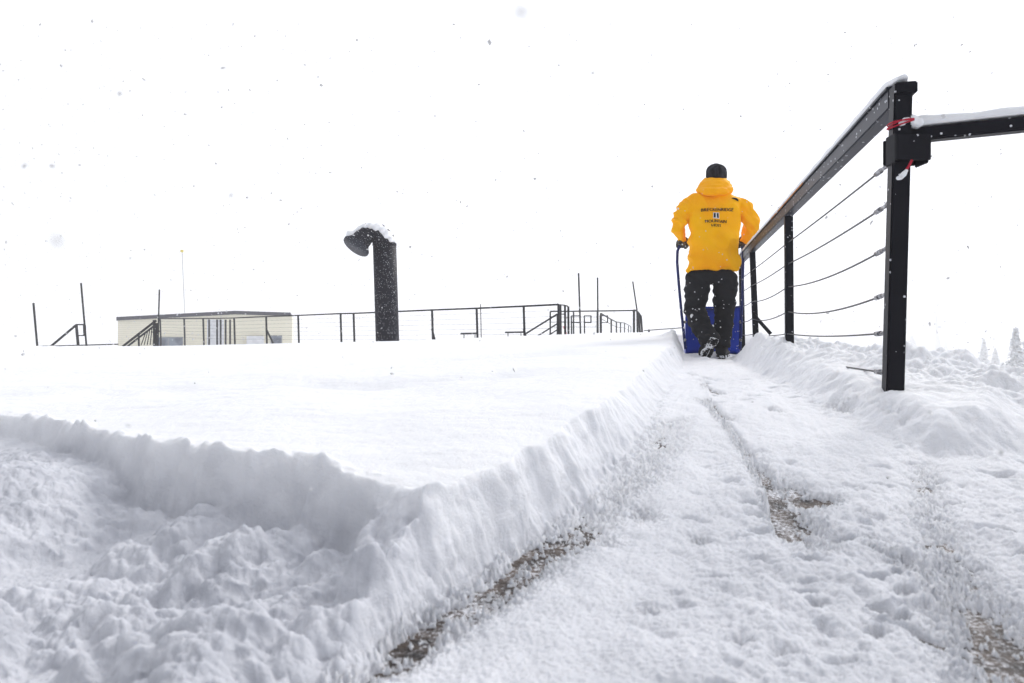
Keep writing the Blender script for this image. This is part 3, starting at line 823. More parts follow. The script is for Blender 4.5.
bn_ = Vector((-.2926, .9562, 0))           # into the building
bl = empty('cream_building', Vector((at(204, 340, bY(204)).x, bY(204), -1.2)), 'low cream siding building with a dark snow-dusted roof edge', 'building')
def bp_(px, py, out=0.0): return at(px, py, bY(px)) - bn_ * out
def prism(pts, depth): return MB().add(list(pts) + [v_ + bn_ * depth for v_ in pts], [tuple(range(len(pts))), tuple(range(2 * len(pts) - 1, len(pts) - 1, -1))] + [(i, (i + 1) % len(pts), (i + 1) % len(pts) + len(pts), i + len(pts)) for i in range(len(pts))])
fr = [bp_(117.5, 366), bp_(292, 366), bp_(292, 316.2), bp_(235, 313.2), bp_(117.5, 319.6)]
prism(fr, 8).build('wall', M['siding'], bl)
prism([bp_(117, 320.6, .25), bp_(235, 314.4, .25), bp_(290.5, 316.2, .25), bp_(290.5, 312.6, .25), bp_(235, 310.8, .25), bp_(117, 317.0, .25)], 8.4).build('roof', M['roof'], bl)


def wbox(name, x0, y0, x1, y1, m, parent, d=.06, prot=.03):
    return prism([bp_(x0, y1, prot + d / 2), bp_(x1, y1, prot + d / 2), bp_(x1, y0, prot + d / 2), bp_(x0, y0, prot + d / 2)], d).build(name, M[m], parent)


wf = wbox('window', 156, 337, 183, 352, 'grey_unit', bl, .08, .03)
wbox('pane', 157, 338, 168, 351, 'window', wf, .04, .09); wbox('pane', 169, 338, 182, 351, 'window', wf, .04, .09)
dr_ = wbox('door', 207, 319.5, 224, 352, 'white_paint', bl, .08, .03)
wbox('pane', 211, 322, 220, 334, 'white_paint', dr_, .04, .09)
wbox('wall_unit', 247, 336, 264, 352, 'white_paint', bl, .5, .26)
wf = wbox('window', 270.5, 335.5, 282, 345, 'grey_unit', bl, .08, .03); wbox('pane', 271.5, 336.3, 281, 344, 'window', wf, .04, .09)
for x_ in (209, 217, 220.5, 225.5, 230):
    o = MB().beam(at(x_, 319.5, 32), Vector((at(x_, 336, 32).x, 32, GZ)), .06, .06).build('fence_post', M['farmetal'], None, base=Vector((at(x_, 336, 32).x, 32, GZ)))
    tag(o, 'thin dark post in the row before the white building door', 'post', 'posts before the building door')

# ------------------------------------------------------------------ distant trees and lift towers
def conifer(px, top, Y, base_z, width_px, label, seed):
    r = random.Random(seed); x0 = at(px, 336, Y).x; zt_ = CZ + (HY - top) / F * Y; H = zt_ - base_z; R = width_px / 2 / F * Y
    e_ = empty('conifer_tree', (x0, Y, base_z), label, 'tree', 'frosted trees in the fog')
    MB().tube([(x0, Y, base_z), (x0, Y, base_z + H * .6), (x0, Y, zt_ - .1)], [H * .022, H * .013, .02], 8).build('trunk', M['trunk'], e_)
    v = []; f = []
    tiers = 24
    for i in range(tiers):
        t = (i + r.uniform(-.3, .3)) / tiers; z = base_z + H * (.10 + .9 * t); rad = R * (1 - t) ** .8 * r.uniform(.72, 1.12) + .04 * R
        nb = max(5, int(11 * (1 - t) + 4))
        for k in range(nb):
            a = 2 * math.pi * (k + r.random()) / nb; L_ = rad * r.uniform(.65, 1.15)
            for j in range(7):
                s_ = (j + 1) / 7; cx = x0 + math.cos(a) * L_ * s_; cy = Y + math.sin(a) * L_ * s_; cz = z - L_ * .45 * s_ ** 1.4 + r.uniform(-.05, .05) * H * .1
                sz = R * .16 * (1.25 - s_ * .6) * r.uniform(.6, 1.3)
                for _ in range(2):
                    n0 = len(v); d1 = Vector((r.gauss(0, 1), r.gauss(0, 1), r.gauss(0, .5))).normalized() * sz; d2 = Vector((r.gauss(0, 1), r.gauss(0, 1), r.gauss(0, .7))).normalized() * sz * .7
                    c = Vector((cx, cy, cz)); v += [c - d1, c + d2, c + d1, c - d2]; f.append((n0, n0 + 1, n0 + 2, n0 + 3))
    MB().add(v, f).build('crown', M['needles'], e_)


conifer(984, 338, 200, -9.5, 14, 'slim frosted conifer just behind the snow mound', 1)
conifer(995.5, 348, 215, -9.5, 12, 'shorter frosted conifer right of the slim one behind the mound', 2)
conifer(1016, 327, 115, -10, 30, 'large frosted conifer near the right edge of the photo', 3)
conifer(1030, 321, 125, -10, 32, 'tallest frosted conifer cut off by the right edge', 4)
conifer(1003, 362, 130, -10, 13, 'low frosted tree at the foot of the large right conifer', 5)
conifer(1012, 372, 112, -10, 16, 'lowest frosted bush-like tree at the right edge slope', 15)
conifer(912, 336, 420, -11, 18, 'faint broad conifer in the fog right of the corner post', 6)
conifer(938, 334, 400, -11, 12, 'faint conifer at the foot of the lift tower', 7)
conifer(965, 347, 400, -11, 9, 'faint small conifer between the poles and the slim tree', 8)
conifer(946, 340, 440, -11, 8, 'very faint narrow conifer right of the lift tower', 9)
lt_ = empty('lift_tower', (at(937, 336, 380).x, 380, -10), 'faint lift tower with a crossarm standing in fog', 'tower')
MB().tube([(at(937.5, 336, 380).x, 380, -10), at(936.5, 317, 380)], [1., .6], 10).build('mast_tube', M['pale_mast'], lt_)
MB().beam(at(932, 315.5, 380), at(940, 317, 380), 1., .6).build('crossarm', M['pale_mast'], lt_)
MB().ell(at(939.5, 327, 380), (1.4, 1, .9), 10, 6).build('wheel_box', M['grey_unit'], lt_)
stick('utility_pole', 958, 326, 959, 356, 400, .5, 'faint tall bare pole right of the lift tower', 'pale_mast', 'pole', ground=-10)
stick('utility_pole', 952, 333, 952.4, 356, 440, .4, 'fainter short bare pole between tower and tall pole', 'pale_mast', 'pole', ground=-10)
o = MB().beam(at(929, 358.8, 9.5), at(936.5, 359.3, 9.5), .05, .02).build('board', M['rust'], None, base=at(932, 359, 9.5))
tag(o, 'small reddish board end poking from snow right of the corner post', 'board')

# ------------------------------------------------------------------ snow scoop
YS = 6.12
S = lambda x_, y_, Y=YS: at(x_, y_, Y)
scp = empty('snow_scoop', (at(713, 350, YS).x, YS, .24), 'deep blue snow scoop pushed by the person in yellow', 'snow scoop')
xl, xr = S(686, 340).x, S(741, 340).x; xc = (xl + xr) / 2; hw = (xr - xl) / 2
prof = [(YS + .02, .665)]
prof += [(YS + .02 + .05 * t, .665 - .32 * t) for t in (.25, .5, .75, 1)]
prof += [(YS + .07 + .12 * (1 - math.cos(a)), .345 - .11 * math.sin(a)) for a in [t * math.pi / 2 for t in (.2, .4, .6, .8, 1)]]
prof += [(YS + .19 + .45 * t, .235 - .01 * t) for t in (.3, .6, 1)]
tm = MB(); rings = []
for k_, (y_, z_) in enumerate(prof):
    a_ = prof[max(k_ - 1, 0)]; b_ = prof[min(k_ + 1, len(prof) - 1)]; tx, tz = b_[0] - a_[0], b_[1] - a_[1]; l_ = math.hypot(tx, tz); nx_, nz_ = -tz / l_ * .008, tx / l_ * .008
    row = []
    cs_ = np.linspace(-1, 1, 17)
    for c in cs_:
        dip = -.028 * (1 - c * c) * max(0, 1 - k_ / 3); row.append(Vector((xc + hw * c, y_, z_ + dip)))
    for c in cs_[::-1]:
        dip = -.028 * (1 - c * c) * max(0, 1 - k_ / 3); row.append(Vector((xc + hw * c, y_ + nx_, z_ + nz_ + dip)))
    rings.append(row)
tm.loft(rings)
side_poly = prof + [(YS + .64, .30), (YS + .45, .40), (YS + .22, .56), (YS + .08, .655)]
for sg in (-1, 1):
    x_ = xc + sg * (hw - .003); p_ = [Vector((x_ - .005, y_ - .003, z_ - .002)) for y_, z_ in side_poly]; q_ = [v_ + Vector((.010, 0, 0)) for v_ in p_]; n_ = len(p_)
    tm.add(p_ + q_, [tuple(range(n_)), tuple(range(2 * n_ - 1, n_ - 1, -1))] + [(k_, (k_ + 1) % n_, (k_ + 1) % n_ + n_, k_ + n_) for k_ in range(n_)])
SHR = lambda vs_: [(x_ + .2284 * (y_ - YS), y_, z_) for x_, y_, z_ in vs_]
tm.v = SHR(tm.v)
tub = tm.build('tub', M['blue'], scp)
for poly_ in tub.data.polygons: poly_.use_smooth = len(poly_.vertices) == 4 and poly_.area < .01
MB().tube([(xc + hw * c, YS + .018, .668 - .028 * (1 - c * c)) for c in np.linspace(-1, 1, 15)], .008, 8).build('rim', M['handle_blue'], tub, smooth=True)
for z_ in (.50, .42):
    MB().beam((xc - hw * .75, YS + .038, z_), (xc + hw * .75, YS + .038, z_), .03, .012).build('rib', M['blue'], tub)
hp = []
left = [(685.5, 349, 6.11), (684, 335, 6.10), (681.5, 312, 6.08), (679, 285, 6.04), (677.2, 262, 6.00), (677.6, 251, 5.98), (680, 245.5, 5.975), (685, 243.3, 5.97)]
right = [(738, 243, 5.97), (741.5, 245, 5.975), (743, 250, 5.98), (743.2, 262, 6.00), (742.6, 285, 6.04), (741.8, 312, 6.08), (741, 335, 6.10), (740, 349, 6.11)]
MB().tube([at(*p) for p in left + right], .0125, 12).build('handle', M['handle_blue'], scp, smooth=True)
for x_ in (685, 740.6):
    for y_ in (322, 340):
        MB().tube([at(x_, y_, 6.08), at(x_, y_, 6.13)], .014, 8).build('bolt', M['steel'], scp, smooth=True)
# snow riding in the scoop
sn = MB()
for k in range(16):
    sn.ell((xc + .08 + random.uniform(-.15, .15), YS + .33 + random.uniform(-.12, .18), .33 + random.uniform(-.04, .10)), [random.uniform(.06, .10)] * 3, 12, 8)
o = link('snow_load', remesh(sn, .012, lambda P: .012 * p3(P * 22)), M['snow'], None, True)
tag(o, 'heap of loose snow riding inside the blue scoop', 'snow')

# ------------------------------------------------------------------ person
PY = 5.75; K = PY / F
P0 = at(712, 360, PY); P0.z = .197
per = empty('person', P0, 'person in a yellow jacket and black trousers pushing a snow scoop, seen from behind', 'person')


def W(px, py, dy=0.0):
    """body point seen at this pixel, dy metres ahead of the body's plane"""
    return at(px, py, PY + dy)


def ell_ring(c, a, b_, n=28, p=2.0, tilt=0.0): return ring(c, a, b_, n, p, tilt)


# joints
shL, shR = W(690.5, 201, .03), W(738, 201, .03)
elL, elR = W(679.5, 224, .08), W(750.5, 225, .08)
haL, haR = W(683, 242.5, .20), W(741.8, 242, .20)
hipL, hipR = W(701, 272, 0), W(724, 272, 0)
knL, knR = W(695, 308, .12), W(724.5, 309, .10)
anL, anR = W(709.5, 338, -.20), W(721.5, 345, .06)

# body (one continuous mesh: head, neck, trunk, arms, legs)
bd = MB()
hc = W(716.3, 176, .12)
bd.ell(hc, (.073, .092, .108), 20, 14); bd.ell(hc + Vector((0, .03, -.05)), (.055, .065, .065), 16, 10)
bd.ell(hc + Vector((0, .098, -.015)), (.014, .022, .022), 10, 8)     # nose
bd.ell(hc + Vector((0, .088, -.055)), (.026, .012, .008), 10, 6)     # lips
for sx_ in (-1, 1):
    bd.ell(hc + Vector((sx_ * .074, .0, -.012)), (.010, .020, .030), 10, 8)
    bd.ell(hc + Vector((sx_ * .028, .082, .012)), (.014, .012, .010), 10, 6)
neck = W(715, 190, .06)
bd.tube([hc + Vector((0, 0, -.06)), neck, W(714.5, 200, .03)], [.055, .056, .08], 16)
bd.loft([ell_ring(W(714.5, 198, .03), .13, .08), ell_ring(W(714, 215, .02), .17, .10), ell_ring(W(713, 240, 0), .15, .095), ell_ring(W(712.5, 262, 0), .16, .10), ell_ring(W(712.5, 275, 0), .15, .10)])
for a, b_, c in ((shL, elL, haL), (shR, elR, haR)):
    bd.tube([a, a.lerp(b_, .5), b_, b_.lerp(c, .5), c], [.052, .046, .040, .036, .026], 14)
for a, b_, c in ((hipL, knL, anL), (hipR, knR, anR)):
    bd.tube([a + Vector((0, 0, .05)), a.lerp(b_, .5), b_, b_.lerp(c, .4), c], [.072, .058, .040, .040, .030], 16)
bd.ell(anL, (.032, .035, .035)); bd.ell(anR, (.032, .035, .035))
body = link('body', remesh(bd, .008, None, 2), M['skin'], per, True)

# trousers
tr = MB()
tr.loft([ell_ring(W(712.5, 264, .0), .140, .085, p=2.3), ell_ring(W(712.3, 271.5, .0), .176, .112, p=2.3), ell_ring(W(712.2, 274, .0), .196, .128, p=2.3), ell_ring(W(711.7, 279, .0), .192, .125, p=2.3), ell_ring(W(711.7, 284, .0), .175, .11, p=2.2)])
tr.tube([W(699.5, 276, 0), W(697.5, 285, .03), W(696, 298, .08), W(695, 308, .11), W(698, 318, .06), W(703, 329, -.06), W(708.5, 338, -.16), W(711, 344, -.20)], [.106, .103, .098, .092, .088, .084, .080, .074], 22)
tr.tube([W(723.5, 276, 0), W(725, 285, .02), W(725, 298, .06), W(724.5, 309, .08), W(723.5, 322, .07), W(722.2, 336, .06), W(721.5, 348, .05)], [.106, .102, .095, .086, .080, .077, .070], 22)


def tr_disp(P):
    q = P.copy(); zz = q[:, 2]
    fold = p3(np.stack([q[:, 0] * 7, q[:, 1] * 7, zz * 22], 1))
    return .015 * fold + .012 * p3(q * 13) + .003 * p3(q * 45)


trs = link('trousers', remesh(tr, .009, tr_disp, 3), M['trouser'], per, True)

# jacket
jk = MB()
lay = [(714.5, 189, .05, .085, .085, 2.0), (714.5, 193, .045, .135, .098, 2.2), (714.3, 197, .035, .195, .112, 2.4), (714.2, 202, .025, .222, .125, 2.5), (714, 212, .015, .218, .135, 2.5), (713.5, 225, .010, .208, .138, 2.5), (713.2, 240, 0, .205, .137, 2.5),
       (713, 255, -.005, .208, .140, 2.5), (712.7, 266, -.005, .214, .145, 2.5), (712.6, 272.2, -.005, .216, .146, 2.5)]
jk.loft([ell_ring(W(x_, y_, d_), a, b_, 36, p_) for (x_, y_, d_, a, b_, p_) in lay])
jk.tube([W(698, 204, .03), W(690, 206, .03), W(684, 212, .04), W(679.0, 221, .03), W(677.8, 227, .06), W(680.5, 235, .13), W(683, 241, .185)], [.072, .078, .072, .068, .062, .054, .042], 22)
jk.tube([W(731, 204, .03), W(739.5, 206, .03), W(745.5, 212, .04), W(751, 221.5, .03), W(751.2, 228, .06), W(747.5, 235.5, .13), W(743.6, 240.5, .185)], [.072, .078, .072, .070, .063, .054, .042], 22)


def jk_disp(P):
    X_ = (P[:, 0] - P0.x); Z_ = P[:, 2]
    arm = sm(np.abs(X_ - .02), .19, .25)
    big = p3(np.stack([X_ * 5, P[:, 1] * 4, Z_ * 4 + 3], 1)); mid = p3(np.stack([X_ * 9 + Z_ * 5, P[:, 1] * 8, Z_ * 10], 1))
    cre = -np.abs(p3(np.stack([X_ * 8, P[:, 1] * 8, Z_ * 15 + 7 * X_], 1)))
    ridge = -np.abs(p3(np.stack([X_ * 6 + Z_ * 3.0, P[:, 1] * 3, Z_ * 3.5 - X_ * 2], 1)))
    return .020 * big + .017 * mid + arm * (.034 * cre + .008 + .006 * p3(P * 24)) + .08 * (ridge + .12) * (1 - arm) * (.5 + .5 * sm(Z_, 1.7, 1.2)) + .0025 * p3(P * 40)


jkm = remesh(jk, .007, jk_disp, 2)
jko = link('jacket', jkm, M['jacket'], per, True)
# hood bunched behind the neck
hd = MB()
hd.loft([ell_ring(W(715, 193.5, .02), .135, .105, 28, 2.1, .15), ell_ring(W(715, 190, .015), .156, .12, 28, 2.1, .15), ell_ring(W(715, 186, .03), .138, .118, 28, 2.1, .2), ell_ring(W(715.5, 181, .06), .112, .105, 28, 2.1, .25), ell_ring(W(715.8, 177.8, .09), .088, .088, 28, 2.0, .25)])
hd.tube([W(699, 190.5, .0), W(706, 191.5, -.09), W(715, 192, -.11), W(724, 191.5, -.09), W(731, 190, .0)], [.022, .03, .034, .03, .022], 14)
hood = link('hood', remesh(hd, .007, lambda P: .010 * -np.abs(p3(np.stack([P[:, 0] * 9, P[:, 1] * 9, P[:, 2] * 24], 1))) + .004 * p3(P * 22) + .004, 3), M['jacket'], jko, True)
# hem cord band
# lettering projected onto the jacket back
dg = bpy.context.evaluated_depsgraph_get(); dg.update()
bv = BVHTree.FromPolygons([v_.co.copy() for v_ in jkm.vertices], [tuple(p.vertices) for p in jkm.polygons])


def project(bm, off):
    for v_ in bm.verts:
        h = bv.ray_cast(Vector((v_.co.x, PY - 1.0, v_.co.z)), Vector((0, 1, 0)))[0]
        v_.co.y = (h.y if h else PY - .13) - off


def lettering(txt, px, py, w_px, h_px, name, m, off=.0075, bold=0.0):
    cu = bpy.data.curves.new('t', 'FONT'); cu.body = txt; cu.align_x = 'CENTER'; cu.align_y = 'CENTER'; cu.size = 1; cu.offset = bold; cu.resolution_u = 3
    o = bpy.data.objects.new('t', cu); C.objects.link(o); dg = bpy.context.evaluated_depsgraph_get(); dg.update()
    me = bpy.data.meshes.new_from_object(o.evaluated_get(dg)); bpy.data.objects.remove(o)
    bm = bmesh.new(); bm.from_mesh(me)
    xs = [v_.co.x for v_ in bm.verts]; ys = [v_.co.y for v_ in bm.verts]
    sw = w_px * K / (max(xs) - min(xs)); sh_ = h_px * K / (max(ys) - min(ys)); cx_ = (max(xs) + min(xs)) / 2; cy_ = (max(ys) + min(ys)) / 2
    c = W(px, py)
    for v_ in bm.verts:
        v_.co = Vector((c.x + (v_.co.x - cx_) * sw, 0, c.z + (v_.co.y - cy_) * sh_))
    bmesh.ops.triangulate(bm, faces=bm.faces[:])
    for _ in range(2):
        bmesh.ops.subdivide_edges(bm, edges=[e for e in bm.edges if e.calc_length() > .006], cuts=1)
        bmesh.ops.triangulate(bm, faces=bm.faces[:])
    dup_ = bmesh.ops.duplicate(bm, geom=bm.verts[:] + bm.edges[:] + bm.faces[:])
    for g_ in dup_['geom']:
        if isinstance(g_, bmesh.types.BMVert): g_.co.x += .0022
    project(bm, off); bm.to_mesh(me); bm.free(); me.materials.clear()
    return link(name, me, M[m], jko)


lettering('BRECKENRIDGE', 713.8, 212, 31, 2.9, 'lettering', 'ink', bold=.0)
lettering('MOUNTAIN', 712.3, 223.3, 21.5, 2.9, 'lettering', 'ink')
lettering('HOST', 712, 227.8, 10, 2.7, 'lettering', 'ink')


def patch(polys, name, m, off, cuts=4):
    bm = bmesh.new()
    for pl in polys:
        bm.faces.new([bm.verts.new(Vector((W(x_, y_).x, 0, W(x_, y_).z))) for x_, y_ in pl])
    bmesh.ops.triangulate(bm, faces=bm.faces[:])
    for _ in range(cuts):
        bmesh.ops.subdivide_edges(bm, edges=[e for e in bm.edges if e.calc_length() > .006], cuts=1); bmesh.ops.triangulate(bm, faces=bm.faces[:])
    project(bm, off); me = bpy.data.meshes.new(name); bm.to_mesh(me); bm.free()
    return link(name, me, M[m], jko)


patch([[(709.2, 214.8), (715.6, 214.8), (715.8, 220.6), (709, 220.6)]], 'emblem_ground', 'print_white', .006)
patch([[(709.9, 215.3), (711.9, 215.3), (711.6, 219.9), (709.5, 219.9)], [(713.1, 215.3), (714.9, 215.3), (715.3, 219.9), (713.3, 219.9)]], 'emblem', 'ink', .0085)
# shoulder emblem: stacked quarter arcs
arcs = []
for k, r_ in enumerate((7.4,)):
    arcs.append([(727.6, 200.6), (730, 199.6), (733, 199.6), (735, 201), (735.6, 203.4), (733.3, 202.9), (731.4, 201.8), (729.4, 201.2)])
patch(arcs, 'shoulder_emblem', 'ink', .005)
# beanie
bn = MB()
bn.loft([ell_ring(hc + Vector((0, -.004, z_)), a, b_, 28, 2.0, .18) for (z_, a, b_) in ((-.030, .082, .100), (.0, .086, .104), (.035, .087, .105), (.060, .081, .098), (.080, .068, .083), (.096, .048, .058), (.106, .024, .03), (.109, .006, .008))])
bno = link('beanie', remesh(bn, .006, lambda P: .003 * p3(P * 30), 2), M['beanie'], per, True)
# strip of hair and skin at the nape
# gloves with five fingers closed on the handle
def glove(c, sgn):
    g_ = MB(); bar = at(682 if sgn < 0 else 741.2, 244.6, 5.972)
    w_ = c; 
    palm = Vector((bar.x, bar.y - .035, bar.z + .012))
    g_.tube([w_ + Vector((0, -.045, .005)), w_, palm], [.044, .040, .036], 14)
    g_.ell(palm, (.046, .030, .026), 14, 10)
    for i in range(4):
        dx_ = (-.036 + i * .024); x_ = palm.x + dx_; r_ = (.0115, .0125, .012, .0105)[i]; ln_ = (.92, 1.05, 1.0, .82)[i]
        pts = [Vector((x_, bar.y - .03, bar.z + .014)), Vector((x_, bar.y - .006, bar.z + .030)), Vector((x_, bar.y + .022, bar.z + .020 * ln_)), Vector((x_, bar.y + .029, bar.z - .006 * ln_)), Vector((x_, bar.y + .012, bar.z - .026 * ln_))]
        g_.tube(pts, [r_ * 1.1, r_, r_, r_ * .95, r_ * .8], 10)
    tx = palm.x - sgn * .04
    g_.tube([Vector((palm.x - sgn * .02, bar.y - .045, bar.z)), Vector((tx, bar.y - .03, bar.z - .014)), Vector((tx + sgn * .006, bar.y - .004, bar.z - .026)), Vector((tx + sgn * .012, bar.y + .012, bar.z - .028))], [.016, .015, .013, .011], 10)
    return link('glove', remesh(g_, .004, lambda P: .0015 * p3(P * 60), 1), M['glove'], per, True)


glove(haL, -1); glove(haR, 1)


def boot(ankle, heel, toe, parent=per):
    """heel / toe are the ground ends of the sole"""
    b_ = MB(); d = (toe - heel).normalized(); upv = (ankle - heel.lerp(toe, .28)); upv = (upv - d * upv.dot(d)).normalized(); side = d.cross(upv)
    Lh = (toe - heel).length; rings = []
    for t, w, h in ((0, .024, .03), (.03, .033, .06), (.12, .040, .085), (.3, .041, .090), (.45, .040, .075), (.62, .047, .058), (.8, .049, .048), (.93, .040, .038), (1, .020, .022)):
        c = heel + d * Lh * t; rr = []; w *= 1.18; h *= 1.1
        for k in range(18):
            a = 2 * math.pi * k / 18; x_ = math.cos(a) * w; z_ = h * .5 + math.copysign(abs(math.sin(a)) ** .8, math.sin(a)) * h * .5
            rr.append(c + side * x_ + upv * (z_ + .012))
        rings.append(rr)
    b_.loft(rings)
    b_.tube([heel + d * Lh * .2 + upv * .05, ankle, ankle + (ankle - heel).normalized() * .05], [.048, .052, .056], 18)
    bo = link('boot', remesh(b_, .006, lambda P: .002 * p3(P * 40), 1), M['boot'], parent, True)
    s_ = MB(); rings = []
    prof_ = [(0, .020), (.04, .032), (.15, .037), (.3, .034), (.45, .032), (.65, .046), (.82, .047), (.95, .034), (1.0, .016)]; prof_ = [(t, w * 1.2) for t, w in prof_]
    for lvl in (0.016, -0.008):
        pass
    top_ = [heel + d * Lh * t + side * w + upv * .018 for t, w in prof_] + [heel + d * Lh * t - side * w + upv * .018 for t, w in reversed(prof_)]
    bot_ = [p_ - upv * .022 for p_ in top_]; s_.loft([bot_, top_])
    so = s_.build('sole', M['sole'], bo, bevel=.003)
    tr_ = MB()
    for t, w in ((.06, .03), (.14, .034), (.22, .033), (.5, .034), (.58, .040), (.66, .044), (.74, .045), (.82, .042), (.9, .036)):
        c = heel + d * Lh * t - upv * .008
        for sg in (-1, 1):
            tr_.beam(c + side * w * .15 * sg, c + side * w * .92 * sg, .012, .008, up=upv)
    tread_ = tr_.build('tread', M['boot'], bo); tread_['kind'] = 'stuff'
    return bo


boot(anL + Vector((0, .0, -.01)), W(715.5, 338.5, -.27), W(704.5, 359.0, -.17))
boot(W(721.5, 350, .05), W(721, 357.5, -.02), W(724, 357, .26))
# snow stuck to trailing leg
kn_ = MB()
for (x_, y_, r_) in ((692, 316, .014), (693.5, 318.5, .012), (713, 326, .009)):
    kn_.ell(W(x_, y_, -.005 if x_ < 700 else -.10), (r_, .008, r_ * 1.4), 8, 6)
kn_.build('snow_patch', M['snow'], trs, smooth=True)

# ------------------------------------------------------------------ falling snow
nf = 11000
r = np.random.default_rng(11)
Yf_ = 0.35 + 13.5 * r.random(nf) ** 0.62
Xf_ = (r.random(nf) * 2 - 1) * (0.9 * Yf_ + .15); Zf_ = CZ + (r.random(nf) * 1.05 - 0.32) * (Yf_ * .62 + .05)
ok = (Zf_ > ground_z(Xf_, Yf_) + .02) & ((Yf_ > 2.1) | (r.random(nf) < .35))
# none inside the camera or the figure
Xf_, Yf_, Zf_ = Xf_[ok], Yf_[ok], Zf_[ok]; nf = len(Xf_)
R_ = (0.0016 + 0.0036 * r.random(nf) ** 4) * (0.70 + 0.15 * Yf_)
R_ = np.where(Yf_ < 1.0, R_ * .8, R_)
for k_, (fx_, fy_, fd_, fr_) in enumerate([(523, 12, .20, .0028), (52, 166, .5, .0026), (57, 240, .26, .0022), (231, 195, .4, .002), (154, 104, .5, .0017), (185, 92, .6, .0018), (24, 166, .45, .0022), (593, 73, .5, .002), (930, 412, .45, .0030), (1001, 452, .45, .0026), (218, 92, .7, .0015), (310, 490, .5, .002), (120, 93, .45, .002), (435, 116, .7, .002), (130, 258, .7, .002), (900, 52, .5, .0018)]):
    fr_ *= .7; fd_ *= (.6 if k_ in (0, 2) else 1); fr_ *= (.8 if k_ in (0, 2) else 1); p_ = at(fx_, fy_, fd_); Xf_[k_], Yf_[k_], Zf_[k_] = p_.x, p_.y, p_.z; R_[k_] = fr_
v = np.zeros((nf, 6, 3)); base_ = np.array([[1, 0, 0], [-1, 0, 0], [0, 1, 0], [0, -1, 0], [0, 0, 1], [0, 0, -1]], float)
v[:] = base_[None] * R_[:, None, None] * (0.7 + .6 * r.random((nf, 6, 1)))
sk = r.normal(0, .3, (nf, 3, 3)) + np.eye(3)
v = np.einsum('nij,njk->nik', v, sk) + np.stack([Xf_, Yf_, Zf_], 1)[:, None, :]
fc = np.array([[0, 2, 4], [2, 1, 4], [1, 3, 4], [3, 0, 4], [2, 0, 5], [1, 2, 5], [3, 1, 5], [0, 3, 5]])
ff = (fc[None] + (np.arange(nf) * 6)[:, None, None]).reshape(-1, 3)
me = bpy.data.meshes.new('snowfall'); me.from_pydata(v.reshape(-1, 3).tolist(), [], ff.tolist()); me.update()
tag(link('snowfall', me, M['flake'], None, True), 'snowflakes falling through the air', kind='stuff')

# ------------------------------------------------------------------ haze
hz = bpy.data.materials.new('haze'); hz.use_nodes = True; nt = hz.node_tree
for n_ in list(nt.nodes): nt.nodes.remove(n_)
vo = nt.nodes.new('ShaderNodeVolumePrincipled'); ou = nt.nodes.new('ShaderNodeOutputMaterial'); nt.links.new(vo.outputs[0], ou.inputs['Volume'])
vo.inputs['Color'].default_value = (1, 1, 1, 1); vo.inputs['Density'].default_value = 0.0034; vo.inputs['Anisotropy'].default_value = 0.0
m_ = MB(); m_.beam((0, -1000, 0), (0, 1000, 0), 2000, 40)
m_.v = [(x_, y_, z_ - 6.0) for x_, y_, z_ in m_.v]
tag(m_.build('haze', hz, None), 'pale fog and snow haze', kind='stuff')

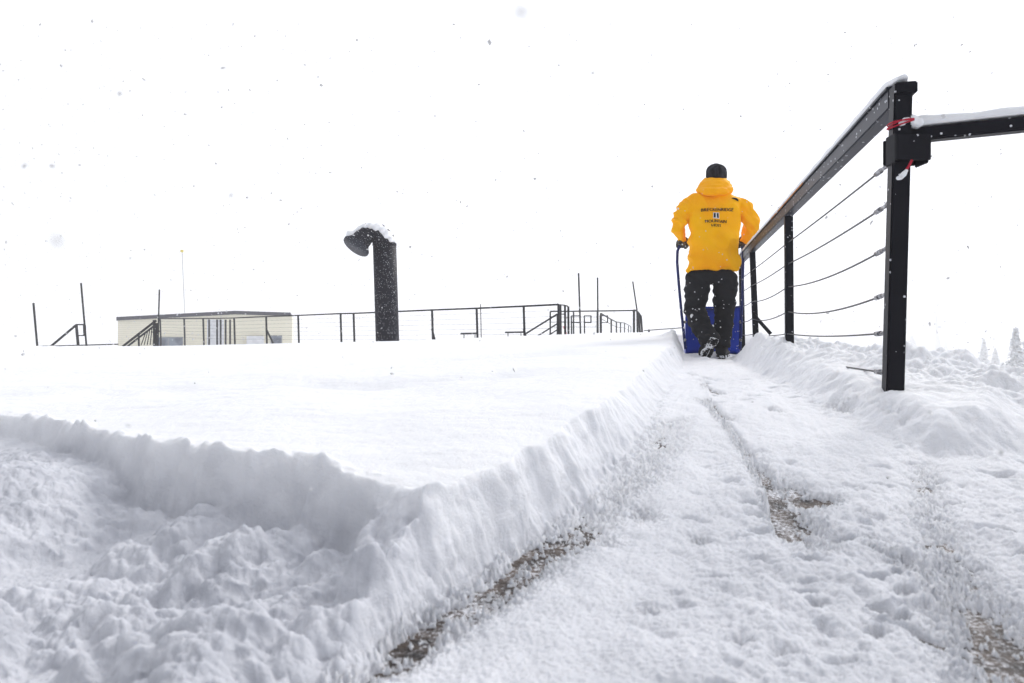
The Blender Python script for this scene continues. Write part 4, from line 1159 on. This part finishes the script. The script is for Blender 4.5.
# ------------------------------------------------------------------ light
SUN_EL, SUN_AZ = math.radians(36), math.radians(38)      # azimuth from +Y towards +X
wd = bpy.data.worlds.new('World'); sc.world = wd; wd.use_nodes = True; nt = wd.node_tree
bg = nt.nodes['Background']
sky = nt.nodes.new('ShaderNodeTexSky'); sky.sky_type = 'NISHITA'; sky.sun_disc = False; sky.sun_elevation = SUN_EL; sky.sun_rotation = SUN_AZ
tc = nt.nodes.new('ShaderNodeTexCoord'); dot = nt.nodes.new('ShaderNodeVectorMath'); dot.operation = 'DOT_PRODUCT'
dv = Vector((.55, .72, .42)).normalized(); dot.inputs[1].default_value = dv
nt.links.new(tc.outputs['Generated'], dot.inputs[0])
mr = nt.nodes.new('ShaderNodeMapRange'); mr.interpolation_type = 'SMOOTHSTEP'
mr.inputs['From Min'].default_value = -0.75; mr.inputs['From Max'].default_value = 0.95; mr.inputs['To Min'].default_value = 2.6; mr.inputs['To Max'].default_value = 11.5
nt.links.new(dot.outputs['Value'], mr.inputs['Value'])
vm = nt.nodes.new('ShaderNodeVectorMath'); vm.operation = 'SCALE'; vm.inputs[0].default_value = (0.962, 0.975, 1.035)
nt.links.new(mr.outputs['Result'], vm.inputs['Scale'])
mx = nt.nodes.new('ShaderNodeMix'); mx.data_type = 'RGBA'; mx.inputs[0].default_value = 0.94
nt.links.new(sky.outputs[0], mx.inputs[6]); nt.links.new(vm.outputs[0], mx.inputs[7]); nt.links.new(mx.outputs[2], bg.inputs['Color'])
bg.inputs['Strength'].default_value = 0.1
sl_ = bpy.data.lights.new('sun', 'SUN'); sl_.energy = 1.2; sl_.angle = math.radians(16); sl_.color = (1, .97, .93)
so_ = bpy.data.objects.new('sun', sl_); C.objects.link(so_)
sd_ = Vector((math.sin(SUN_AZ) * math.cos(SUN_EL), math.cos(SUN_AZ) * math.cos(SUN_EL), math.sin(SUN_EL)))
so_.rotation_euler = sd_.to_track_quat('Z', 'Y').to_euler()

# ------------------------------------------------------------------ camera
cam = bpy.data.cameras.new('camera'); co = bpy.data.objects.new('camera', cam); C.objects.link(co)
cam.lens = 24.0; cam.sensor_width = 36.0; co.location = (0, 0, CZ); co.rotation_euler = (math.radians(90), 0, 0)
cam.shift_y = (HY - 341.5) / 1024; cam.clip_start = 0.02; cam.clip_end = 3000
cam.dof.use_dof = True; cam.dof.focus_distance = 4.5; cam.dof.aperture_fstop = 7.5
sc.camera = co
sc.view_settings.view_transform = 'Standard'; sc.view_settings.look = 'None'; sc.view_settings.exposure = 0.32; sc.view_settings.gamma = 1
sc.render.film_transparent = False
cy = sc.cycles
cy.max_bounces = 8; cy.diffuse_bounces = 4; cy.glossy_bounces = 3; cy.volume_bounces = 2; cy.use_denoising = True
